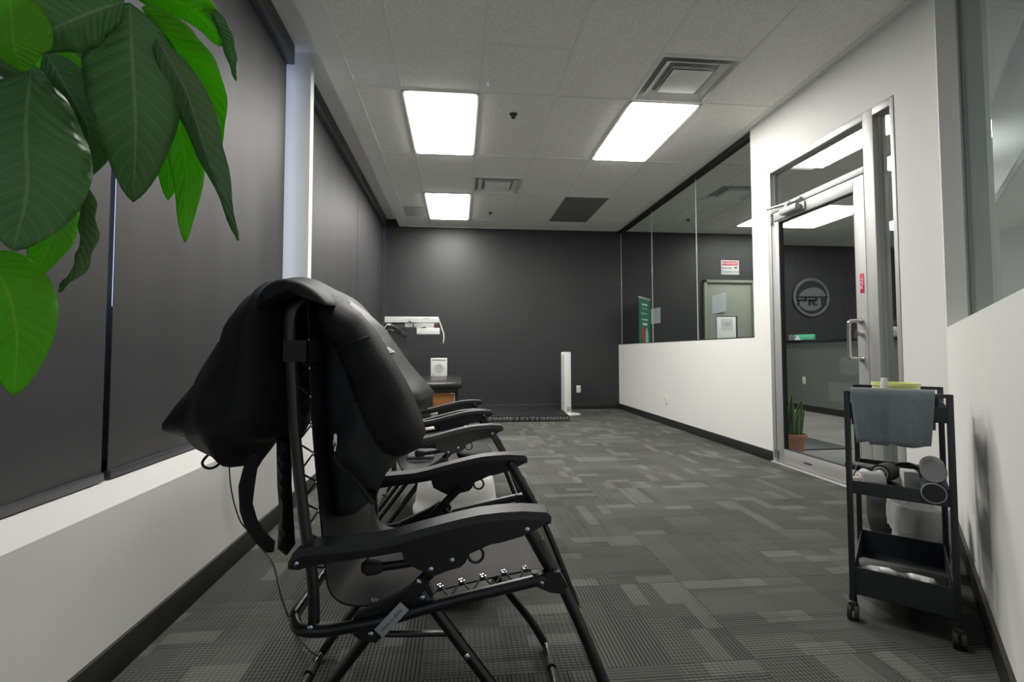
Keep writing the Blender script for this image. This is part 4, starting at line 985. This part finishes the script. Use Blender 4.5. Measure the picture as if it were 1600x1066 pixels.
pillow_at((.075, 2.38, .438), math.radians(4), 'dark headrest pillow lying on the front of the middle chair seat', .085, .16, .020, 'cushion')
t = thing('foam_roller', 'pale beige tube lying on the farthest chair seat', 'roller', (-.06, 2.98, .437), math.radians(8))
MB().lathe([(.001, -.15), (.019, -.15), (.022, -.146), (.022, .146), (.019, .15), (.001, .15)], seg=24, mtx=Matrix.Translation((-.04, 0, .024)) @ Matrix.Rotation(math.pi / 2, 4, 'Y')).build('roller_tube', M['cream'], t)
t = thing('rolled_cloth', 'grey folded cloth on the middle chair, beside the coat', 'cloth', (-.16, 2.44, .398))
MB().box((-.085, -.11, .0), (.05, .11, .022), .01).box((-.08, -.10, .020), (.045, .09, .040), .009).build('folded_layers', M['cloth_grey'], t)
tag(MB().sphere((-.035, 2.93, .452), .024, 20).build('therapy_ball', M['orange']), 'small orange ball on the farthest chair seat', 'ball')

# ------------------------------------------------------------ coat over the near chair
t = thing('coat', 'black winter coat draped over the back of the nearest chair', 'coat', (-.35, 1.28, 1.06))
left = [(-.435, 1.105), (-.461, 1.095), (-.505, 1.051), (-.571, .957), (-.643, .856), (-.692, .795), (-.723, .749), (-.712, .728), (-.66, .712), (-.571, .672), (-.497, .634), (-.473, .676), (-.454, .706), (-.416, .710), (-.392, .708), (-.372, .80), (-.366, .92), (-.362, 1.03), (-.372, 1.101), (-.40, 1.115)]
def yl_(x, z): return 1.275 + .0 * max(0, min(1, (-.36 - x) / .3))
bd = puff(left, 1.30, .23, .020, .05, .030, 13, 1.3, yl_, 1.0, lambda x, z: .25 + .75 * max(0, min(1, (x + .70) / .22))); bd.build('back_panel', M['coat'], t, world=True, angle=80)
flap = [(-.70, .722), (-.66, .735), (-.59, .70), (-.56, .66), (-.60, .655), (-.682, .664), (-.697, .68)]
puff(flap, 1.42, .02, .02, .02, .004, 12, 3.3).build('inner_flap', M['coat_lit'], t, world=True, angle=80)
right = [(-.445, 1.06), (-.435, 1.108), (-.38, 1.113), (-.31, 1.078), (-.241, 1.031), (-.195, .989), (-.128, .895), (-.063, .819), (-.081, .774), (-.105, .765), (-.126, .675), (-.19, .605), (-.215, .545), (-.255, .535), (-.29, .535), (-.300, .62), (-.318, .76), (-.325, .88), (-.328, .97), (-.36, 1.02)]
def yr_(x, z): return 1.31
rt = puff(right, 1.31, .25, .020, .035, .014, 14, 5.1, yr_); rt.build('front_panel', M['coat_lit'], t, world=True, angle=80)
rings = []; vs = []; fs = []
sec0 = [(-.400, 1.005), (-.392, 1.040), (-.368, 1.062), (-.335, 1.068), (-.300, 1.062), (-.268, 1.040), (-.250, 1.010), (-.285, 1.030), (-.315, 1.046), (-.345, 1.048), (-.372, 1.034)]
sec1 = [(-.480, .985), (-.455, 1.060), (-.425, 1.098), (-.385, 1.112), (-.340, 1.104), (-.290, 1.066), (-.250, 1.020), (-.285, 1.030), (-.330, 1.055), (-.365, 1.065), (-.410, 1.035)]
ysec = [.968, .985, 1.03, 1.10, 1.20, 1.32, 1.45, 1.55, 1.585]; ns_ = len(sec0)
for i, y in enumerate(ysec):
    k = min(1, max(0, (y - .98) / .24)); k = k * k * (3 - 2 * k); sh = .93 if i in (0, len(ysec) - 1) else 1
    for a_, b_ in zip(sec0, sec1):
        x, z = a_[0] + (b_[0] - a_[0]) * k, a_[1] + (b_[1] - a_[1]) * k; vs.append((-.335 + (x + .335) * sh + .004 * math.sin(y * 40 + x * 30), y, 1.04 + (z - 1.04) * sh + .003 * math.sin(y * 31 + x * 50)))
for i in range(len(ysec) - 1):
    for j in range(ns_): j2 = (j + 1) % ns_; fs.append((i * ns_ + j, i * ns_ + j2, (i + 1) * ns_ + j2, (i + 1) * ns_ + j))
fs += [tuple(range(ns_)), tuple((len(ysec) - 1) * ns_ + j for j in range(ns_ - 1, -1, -1))]
sd = MB().add(vs, fs).build('shoulder_fold', M['coat'], t, world=True, angle=80); mo = sd.modifiers.new('smooth', 'SUBSURF'); mo.levels = mo.render_levels = 2
sleeve = [(-.336, 1.05), (-.30, 1.062), (-.265, 1.045), (-.225, 1.015), (-.182, .966), (-.146, .908), (-.112, .850), (-.084, .786), (-.072, .744), (-.090, .706), (-.125, .690), (-.160, .692), (-.195, .722), (-.222, .790), (-.244, .862), (-.275, .93), (-.32, .985)]
sleeve = [(x * .95, CZ + (z - CZ) * .95) for x, z in sleeve]
def ys_(x, z): return 1.065 + .04 * max(0, (z - .9) / .15)
sl = puff(sleeve, 1.065, .075, .018, .04, .020, 12, 8.2, ys_); slo = sl.build('sleeve', M['coat'], t, world=True, angle=80)
MB().tube([(-.262, sl.front(-.262, .928) - .0, .928), (-.235, sl.front(-.235, .938) + .0, .938), (-.205, sl.front(-.205, .948), .948), (-.185, sl.front(-.185, .956), .956)], .0035, 6, 4).build('seam', M['coat_lit'], t, world=True)
panel = [(-.235, .812), (-.204, .820), (-.175, .755), (-.142, .692), (-.156, .661), (-.180, .602), (-.195, .622), (-.218, .656), (-.245, .680), (-.262, .704), (-.252, .75)]
panel = [(x * .96, CZ + (z - CZ) * .96) for x, z in panel]
puff(panel, 1.045, .014, .014, .02, .007, 18, 2.2).build('hem_flap', M['coat_lit'], t, world=True, angle=80)
MB().tube([(-.252, 1.028, .713), (-.235, 1.026, .690), (-.209, 1.024, .667), (-.187, 1.026, .634), (-.173, 1.030, .615)], .004, 6, 5).build('hem_binding', M['coat'], t, world=True)
MB().tube([(-.250, 1.030, .758), (-.247, 1.024, .742), (-.249, 1.022, .724)], .0022, 6, 3).box((-.252, 1.020, .734), (-.244, 1.025, .758), .001).build('zip_pull', M['chrome'], t, world=True)
puff([(-.444, .692), (-.453, .621), (-.456, .587), (-.446, .553), (-.430, .526), (-.406, .502), (-.409, .478), (-.426, .478), (-.448, .499), (-.471, .532), (-.484, .571), (-.488, .625), (-.478, .667), (-.461, .700)], 1.15, .008, .012, .01, .003, 20, 1.1).build('belt', M['coat'], t, world=True, angle=80)
hg = [(-.412, .73), (-.408, .623), (-.402, .560), (-.405, .482), (-.385, .465), (-.366, .49), (-.376, .623), (-.378, .74)]
puff(hg, 1.16, .03, .016, .02, .004, 12, 7.7).build('hanging_strap', M['coat'], t, world=True, angle=80)
MB().tube([(-.612, 1.30, .680), (-.622, 1.27, .660), (-.616, 1.26, .648), (-.600, 1.26, .642), (-.585, 1.27, .650), (-.580, 1.30, .672)], .0032, 8, 4).build('hanger_loop', M['rubber'], t, world=True)
# printed shapes on the chest, lying on the cloth
def decal(poly, f, name):
    b = MB(); n = len(poly); vs = [(x, f(x, z) - .014, z) for x, z in poly] + [(x, f(x, z) + .010, z) for x, z in poly]
    b.add(vs, [tuple(range(n)), tuple(range(2 * n - 1, n - 1, -1))] + [(i, (i + 1) % n, (i + 1) % n + n, i + n) for i in range(n)]); b.build(name, M['white_paper'], t, smooth=False, world=True)
decal([(-.212, .972), (-.200, .970), (-.186, .957), (-.190, .953), (-.205, .960)], rt.front, 'printed_stroke')
decal([(-.204, .953), (-.194, .952), (-.180, .938), (-.168, .936), (-.155, .924), (-.170, .921), (-.186, .925), (-.198, .938), (-.190, .940)], rt.front, 'printed_stroke')
# cable from the wall to the chair
tag(MB().tube([(-.972, 2.19, .62), (-.970, 2.20, .415), (-.966, 2.23, .294), (-.962, 2.297, .176), (-.945, 2.35, .11), (-.884, 2.346, .03), (-.80, 2.25, .006), (-.66, 1.95, .006), (-.54, 1.72, .006), (-.45, 1.56, .03), (-.40, 1.50, .04)], .003, 8, 6).build('power_cable', M['cord']), 'thin black cable running down the white left wall to the carpet', 'cable')

# ------------------------------------------------------------ white stool
t = thing('stool', 'speckled white drum stool standing between the first two chairs', 'stool', (-.008, 1.93, 0))
MB().lathe([(.001, .0), (.105, .0), (.125, .02), (.150, .08), (.160, .15), (.162, .23), (.160, .30), (.165, .315), (.165, .335), (.157, .345), (.152, .39), (.143, .44), (.130, .462), (.110, .468), (.001, .470)], seg=48).build('body', M['stool'], t, angle=60)
MB().torus((0, 0, .462), .122, .006, 'z', 40).build('top_rim', M['stool'], t)

# ------------------------------------------------------------ trolley in the frame of the angled wall
TM = lambda s, v, z=0.0: tuple(AP(s, v - A0, z))
tr = thing('utility_trolley', 'black three tier metal trolley by the angled wall', 'trolley', TM(2.34, -.01), ang)
L2, WV = .225, .135       # half length along the wall, half width
TH = .787
for sx in (-1, 1):
    for sy in (-1, 1):
        MB().box((sx * L2 - .010, sy * WV - .009, .075), (sx * L2 + .010, sy * WV + .009, TH), .002).build('post', M['trolley'], tr)
for sx in (-1, 1): MB().box((sx * L2 - .010, -WV, TH - .012), (sx * L2 + .010, WV, TH), .002).build('handle_bar', M['trolley'], tr)
def tray(z0, z1, nm='tray'):
    b = MB(); a, c = L2 + .006, WV - .004
    b.box((-a, -c, z0), (a, c, z0 + .003)); b.box((-a, -c, z0), (a, -c + .003, z1)); b.box((-a, c - .003, z0), (a, c, z1)); b.box((-a, -c, z0), (-a + .003, c, z1)); b.box((a - .003, -c, z0), (a, c, z1))
    return b.build(nm, M['trolley'], tr, smooth=False)
tray(.695, .745); tray(.430, .474); tray(.085, .178)
for sx in (-1, 1):
    for sy in (-1, 1):
        x, y = sx * (L2 + .0), sy * WV; k = (sx, sy)
        cs = MB().cyl((x, y, .060), (x, y, .080), .012, 12).box((x - .024, y - .013, .030), (x + .010, y + .013, .062), .006).build('caster', M['plastic_dark'], tr)
        for dy in (-.010, .010): MB().cyl((x - .012, y + dy - .006, .026), (x - .012, y + dy + .006, .026), .026, 24).build('wheel', M['rubber'], cs)
def on(s, v, z): return TM(2.34 + s, -.01 + v, z)    # trolley coordinates to the room
# towel over the near end handle
tw = thing('towel', 'grey blue towel hanging over the near end of the trolley', 'towel', on(-L2, 0, TH), ang)
n1, n2 = 26, 36; prof = []
zf, zb = -.170, -.120
for i in range(n1 + 1):
    k = i / n1
    if k < .5: q = k / .5; prof.append((-.020 - .004 * math.sin(3 * q), zf * (1 - q)))
    elif k < .6: q = (k - .5) / .1; a = math.pi * (1 - q); prof.append((.020 * math.cos(a), .004 + .010 * math.sin(a)))
    else: q = (k - .6) / .4; prof.append((.020 + .002 * q, zb * q))
vs = []; fs = []
for lay in (0, 1):
    for i, (px, pz) in enumerate(prof):
        k = i / n1
        for j in range(n2 + 1):
            q = j / n2 * 2 - 1; hw = .112 - (.014 * max(0, -pz / .17) if k < .5 else 0); d = min(1, -pz / .1) if pz < 0 else 0
            wv = .006 * math.sin(q * 5 + 1) * d + .003 * math.sin(q * 13) * d; off = .006 * lay * (1 if k < .6 else -1)
            zz = pz + (.006 * math.sin(q * 4) if i == 0 else 0) - (.012 * (q > .1) * (q < .62) if i == 0 else 0)
            vs.append((px + wv * (1 if k < .55 else -.3) + off, q * hw + .012, zz - off * .5))
m0 = (n1 + 1) * (n2 + 1)
for i in range(n1):
    for j in range(n2):
        a = i * (n2 + 1) + j; fs += [(a, a + 1, a + n2 + 2, a + n2 + 1), (m0 + a, m0 + a + n2 + 1, m0 + a + n2 + 2, m0 + a + 1)]
for i in range(n1):
    for j in (0, n2): a = i * (n2 + 1) + j; fs.append((a, a + n2 + 1, m0 + a + n2 + 1, m0 + a))
for j in range(n2):
    for i in (0, n1): a = i * (n2 + 1) + j; fs.append((a, a + 1, m0 + a + 1, m0 + a))
MB().add(vs, fs).build('terry_cloth', M['towel'], tw, angle=80); MB().box((.018, -.108, -.075), (.024, -.100, -.055)).build('care_tag', M['white_plastic'], tw, smooth=False)
t = thing('yellow_tub', 'pale yellow round tub on the trolley top behind the towel', 'tub', on(-.03, .0, .699), ang); t.scale = (.70, .70, 1.0)
MB().lathe([(.001, 0), (.088, 0), (.094, .01), (.100, .100), (.104, .102), (.104, .112), (.097, .112), (.094, .104), (.086, .012), (.001, .010)], seg=40).build('tub_body', M['yellow'], t)
t = thing('spray_bottle', 'small translucent white bottle poking up in front of the yellow tub', 'bottle', on(-.165, -.03, .699), ang)
MB().lathe([(.001, 0), (.021, 0), (.022, .005), (.022, .075), (.016, .090), (.010, .095), (.001, .095)], seg=24).build('bottle_body', M['film'], t); MB().lathe([(.001, .094), (.011, .094), (.0095, .130), (.007, .134), (.001, .134)], seg=16).build('nozzle', M['white_plastic'], t)
tag(MB().box((-.05, -.024, 0), (.05, .024, .036), .003).xf(Matrix.Translation(on(-.155, -.100, .700)) @ Matrix.Rotation(ang, 4, 'Z')).build('white_box', M['white_paper']), 'flat white box on the top trolley tray, left of the towel', 'box')
# middle tray: massage guns and straps
def gun(loc, rz, label, mt_, group=None, sc1=1.0):
    t = thing('massage_gun', label, 'massage gun', loc, rz)
    MB().cyl((-.035 * sc1, 0, .034), (.035 * sc1, 0, .034), .033 * sc1, 24).build('motor_head', M[mt_], t)
    MB().torus((-.036 * sc1, 0, .034), .022 * sc1, .003, 'x', 20).build('end_ring', M['white_plastic'] if mt_ != 'black_soft' else M['cup_grey'], t)
    MB().tube([(.01, .02, .036), (.03, .07, .034), (.045, .12, .030), (.05, .150, .028)], [.020, .018, .017, .017], 16, 3).build('handle', M[mt_], t)
    MB().cyl((-.036 * sc1, 0, .034), (-.065 * sc1, 0, .034), .014, 16).build('attachment', M['cream'], t)
gun(on(-.165, -.078, .434), ang + math.radians(-62), 'pale massage gun lying on the middle trolley tray at left', 'pale_device')
gun(on(.02, -.04, .434), ang + math.radians(-20), 'black massage device on the middle trolley tray, behind the pale one', 'black_soft')
for i, (s_, v_, z_, mt_, lb) in enumerate(((-.175, .088, .434, 'black_soft', 'black round roll at the right of the middle trolley tray'), (-.165, .090, .500, 'cup_grey', 'grey round roll lying on the black roll on the middle tray'))):
    t = thing('round_roll', lb, 'roll', on(s_, v_, z_), ang)
    MB().lathe([(.001, -.06), (.030, -.06), (.034, -.054), (.034, .054), (.030, .06), (.001, .06)], seg=28, mtx=Matrix.Translation((0, 0, .034)) @ Matrix.Rotation(math.pi / 2, 4, 'Y')).build('roll_body', M[mt_], t, angle=50)
    MB().torus((-.0585, 0, .034), .031, .0022, 'x', 24).build('end_ring', M['cup_grey'], t)
tag(MB().box((-.030, -.022, 0), (.030, .022, .060), .003).xf(Matrix.Translation(on(-.02, .03, .434)) @ Matrix.Rotation(ang + .2, 4, 'Z')).build('pale_carton', M['white_plastic']), 'small pale carton on the middle trolley tray between the devices', 'carton')
tag(MB().tube([on(.10, -.02, .480), on(.17, .0, .482), on(.20, .04, .480), on(.12, .07, .478), on(.06, .04, .479)], .0035, 8, 5, closed=True).build('strap_loop', M['cord']), 'thin black looped strap resting on the back of the middle tray', 'strap')
# bottom tray: dark roll and clear wrapped item
t = thing('dark_roll', 'long dark cloth roll lying in the bottom trolley tray', 'roll', on(-.13, .0, .09), ang + math.pi / 2)
MB().lathe([(.001, -.12), (.038, -.12), (.045, -.11), (.045, .11), (.038, .12), (.001, .12)], seg=24, mtx=Matrix.Translation((0, .0, .046)) @ Matrix.Rotation(math.pi / 2, 4, 'Y')).build('roll_body', M['black_soft'], t, angle=50)
t = thing('wrapped_pack', 'clear plastic wrapped white pack on the bottom trolley tray', 'pack', on(-.202, -.005, .176), ang + math.pi / 2)
puff([(-.095, -.006), (-.085, .010), (-.03, .012), (0, .004), (.03, .013), (.08, .009), (.105, -.006), (.07, -.012), (.02, -.010), (0, -.002), (-.03, -.012), (-.08, -.011)], 0, .016, .010, .012, .004, 40, 2).build('plastic_wrap', M['white_plastic'], t, angle=80)
# waste bin
t = thing('waste_bin', 'waste bin with a clear crinkled liner between trolley and corner', 'waste bin', TM(2.79, .055, 0), ang); t.scale = (.78, .78, .94)
MB().lathe([(.001, 0), (.098, 0), (.104, .006), (.128, .275), (.134, .282), (.128, .284), (.122, .275), (.098, .010), (.001, .008)], seg=40).build('bin_body', M['cup_grey'], t)
b = MB(); vs = []; fs = []; ns, rings = 72, [(.122, .10), (.116, .20), (.122, .26), (.133, .290), (.141, .292), (.143, .26), (.142, .21), (.139, .165)]
for i, (r, z) in enumerate(rings):
    for k in range(ns):
        a = 2 * math.pi * k / ns; w_ = .004 * math.sin(a * 9 + i) + .003 * math.sin(a * 17 + i * 2); ex = .020 * max(0, math.sin(a * 1 + 2.2)) * (1 if i in (2, 3, 4) else 0)
        vs.append(((r + w_) * math.cos(a), (r + w_) * math.sin(a), z + ex + .006 * math.sin(a * 5) * (i > 5)))
for i in range(len(rings) - 1):
    for k in range(ns): fs.append((i * ns + k, i * ns + (k + 1) % ns, (i + 1) * ns + (k + 1) % ns, (i + 1) * ns + k))
b.add(vs, fs).build('liner', M['film'], t, angle=80)
t = thing('dark_bag', 'dark bag slumped on the floor behind the waste bin', 'bag', TM(3.12, -.05, 0), ang)
puff([(-.13, 0), (-.15, .10), (-.12, .24), (-.06, .33), (.04, .34), (.12, .26), (.15, .12), (.13, 0)], 0, .10, .03, .05, .012, 12, 4).build('bag_body', M['black_soft'], t, angle=80)
MB().tube([(-.05, 0, .32), (-.04, 0, .36), (.02, 0, .37), (.04, 0, .33)], .006, 8, 4).build('bag_handle', M['cord'], t)

# ------------------------------------------------------------ leafy plant close to the camera
pl = thing('potted_plant', 'glossy green leafy plant hanging in from the upper left', 'potted plant', (-.66, .12, 0))
MB().lathe([(.001, 0), (.12, 0), (.13, .02), (.16, .30), (.17, .31), (.165, .33), (.15, .32), (.145, .29), (.001, .285)], seg=36).build('pot', M['pot_dark'], pl)
MB().lathe([(.001, .285), (.143, .285), (.143, .292), (.001, .295)], seg=24).build('soil', M['soil'], pl)
MB().tube([(-.66, .12, .28), (-.655, .125, .6), (-.645, .14, .95), (-.60, .19, 1.22), (-.52, .27, 1.36)], .014, 10, 5).build('trunk', M['bark'], pl, world=True)
HUB1 = Vector((-.262, .40, 1.236)); HUB2 = Vector((-.355, .42, 1.175)); HUB3 = Vector((-.41, .40, 1.06))
for hb, mid in ((HUB1, (-.40, .33, 1.36)), (HUB2, (-.45, .34, 1.30)), (HUB3, (-.50, .33, 1.16))):
    MB().tube([(-.52, .27, 1.36) if hb is not HUB3 else (-.58, .22, 1.25), mid, tuple(hb)], .0035, 8, 6).build('stalk', M['bark'], pl, world=True)
def leaf(pts, wd, mt_, roll=0.0, fold=.25, ruf=.0, tipk=1.0, wpos=.45, ny=8, nx=26):
    P_ = catmull([Vector(p) for p in pts], 12); n = len(P_) - 1; vs = []; fs = []; mb = MB()
    for i in range(nx + 1):
        k = i / nx; f = k * n; i0 = min(n - 1, int(f)); p = P_[i0].lerp(P_[i0 + 1], f - i0)
        tg = (P_[min(n, i0 + 2)] - P_[max(0, i0 - 1)]).normalized()
        view = (p - Vector((0, 0, CZ))).normalized(); side = tg.cross(view).normalized() if tg.cross(view).length > 1e-3 else Vector((1, 0, 0)); nr = side.cross(tg).normalized()
        R2 = Matrix.Rotation(roll if not isinstance(roll, tuple) else roll[0] + (roll[1] - roll[0]) * k, 3, tg); side = R2 @ side; nr = R2 @ nr
        w_ = wd * .5 * (math.sin(math.pi * min(1, k ** (math.log(.5) / math.log(wpos)))) ** .75) * (1 - .25 * k ** 6); w_ = max(w_, .0006)
        for j in range(ny + 1):
            q = j / ny * 2 - 1
            vs.append(p + side * q * w_ * math.cos(fold * abs(q)) + nr * (abs(q) * w_ * math.sin(fold) + ruf * math.sin(k * 26 + (q > 0)) * abs(q) ** 2)); mb.uv[len(vs) - 1] = (k, .5 + q * .5)
    for i in range(nx):
        for j in range(ny): a = i * (ny + 1) + j; fs.append((a, a + 1, a + ny + 2, a + ny + 1))
    m0 = len(vs); mb.add(vs, fs); 
    o = mb.build('leaf', M[mt_], pl, world=True, angle=180)
    sm = o.modifiers.new('thickness', 'SOLIDIFY'); sm.thickness = .0006
    return o
def LP(px, py, Y):
    d = r_ * ((px - 788.08) / 761.25) + u_ * ((519.41 - py) / 761.25) + f_; return Vector((0, 0, CZ)) + d * (Y / d.y)
def lf2(seq, *a, **k): return leaf([LP(x, y, Y) for x, y, Y in seq], *a, **k)
lf2([(203, 4, .40), (206, 80, .395), (212, 200, .40), (208, 316, .425)], .064, 'leaf_dark', 0, .22, .001)
lf2([(225, 20, .42), (262, 130, .44), (290, 250, .45), (288, 378, .44)], .036, 'leaf_bright', .35, .25, .0015)
lf2([(222, 12, .41), (275, 70, .43), (322, 140, .45), (344, 226, .46)], .042, 'leaf_bright', .9, .5, .001)
lf2([(245, 60, .40), (290, 140, .41), (322, 240, .42), (370, 376, .42)], .034, 'leaf_pale', (-.3, 1.0), .55, .0015)
lf2([(205, -20, .40), (262, -5, .42), (315, 25, .44), (345, 72, .45)], .038, 'leaf_bright', .5, .3, .001)
lf2([(318, 5, .44), (342, 40, .44), (356, 80, .45), (368, 126, .45)], .016, 'leaf_dark', .6, .5, .001)
lf2([(195, 2, .39), (140, 20, .37), (85, 45, .36), (28, 78, .36)], .046, 'leaf_dark', -.3, .25, .001)
lf2([(10, -30, .34), (18, 20, .34), (22, 70, .34), (38, 112, .35)], .040, 'leaf_bright', .1, .2)
lf2([(48, 110, .40), (40, 200, .38), (42, 300, .37), (20, 392, .37)], .074, 'leaf_dark', .15, .25, .002)
lf2([(70, 80, .42), (105, 140, .42), (140, 210, .42), (128, 282, .42)], .044, 'leaf_dark', .25, .35, .001)
lf2([(60, 110, .44), (95, 170, .44), (125, 230, .45), (118, 285, .45)], .040, 'leaf_bright', .2, .3, .001)
lf2([(100, 270, .44), (92, 320, .44), (78, 380, .44), (52, 434, .44)], .036, 'leaf_bright', -.2, .3, .0015)
lf2([(118, 265, .42), (126, 330, .42), (122, 400, .42), (90, 456, .42)], .022, 'leaf_pale', .9, .6, .002)
lf2([(-35, 400, .38), (5, 440, .38), (26, 520, .38), (22, 619, .38)], .050, 'leaf_bright', .1, .15, .001)
lf2([(120, 20, .46), (140, 90, .47), (160, 170, .47), (150, 260, .47)], .040, 'leaf_dark', -.2, .3, .001)
lf2([(205, 130, .47), (235, 200, .47), (262, 255, .47), (262, 312, .47)], .030, 'leaf_bright', .2, .3, .001)
lf2([(40, 60, .45), (70, 95, .45), (110, 110, .45), (160, 150, .46)], .034, 'leaf_bright', .3, .3, .001)
lf2([(-30, 90, .40), (20, 110, .40), (60, 140, .40), (88, 185, .41)], .024, 'leaf_dark', .3, .3, .001)
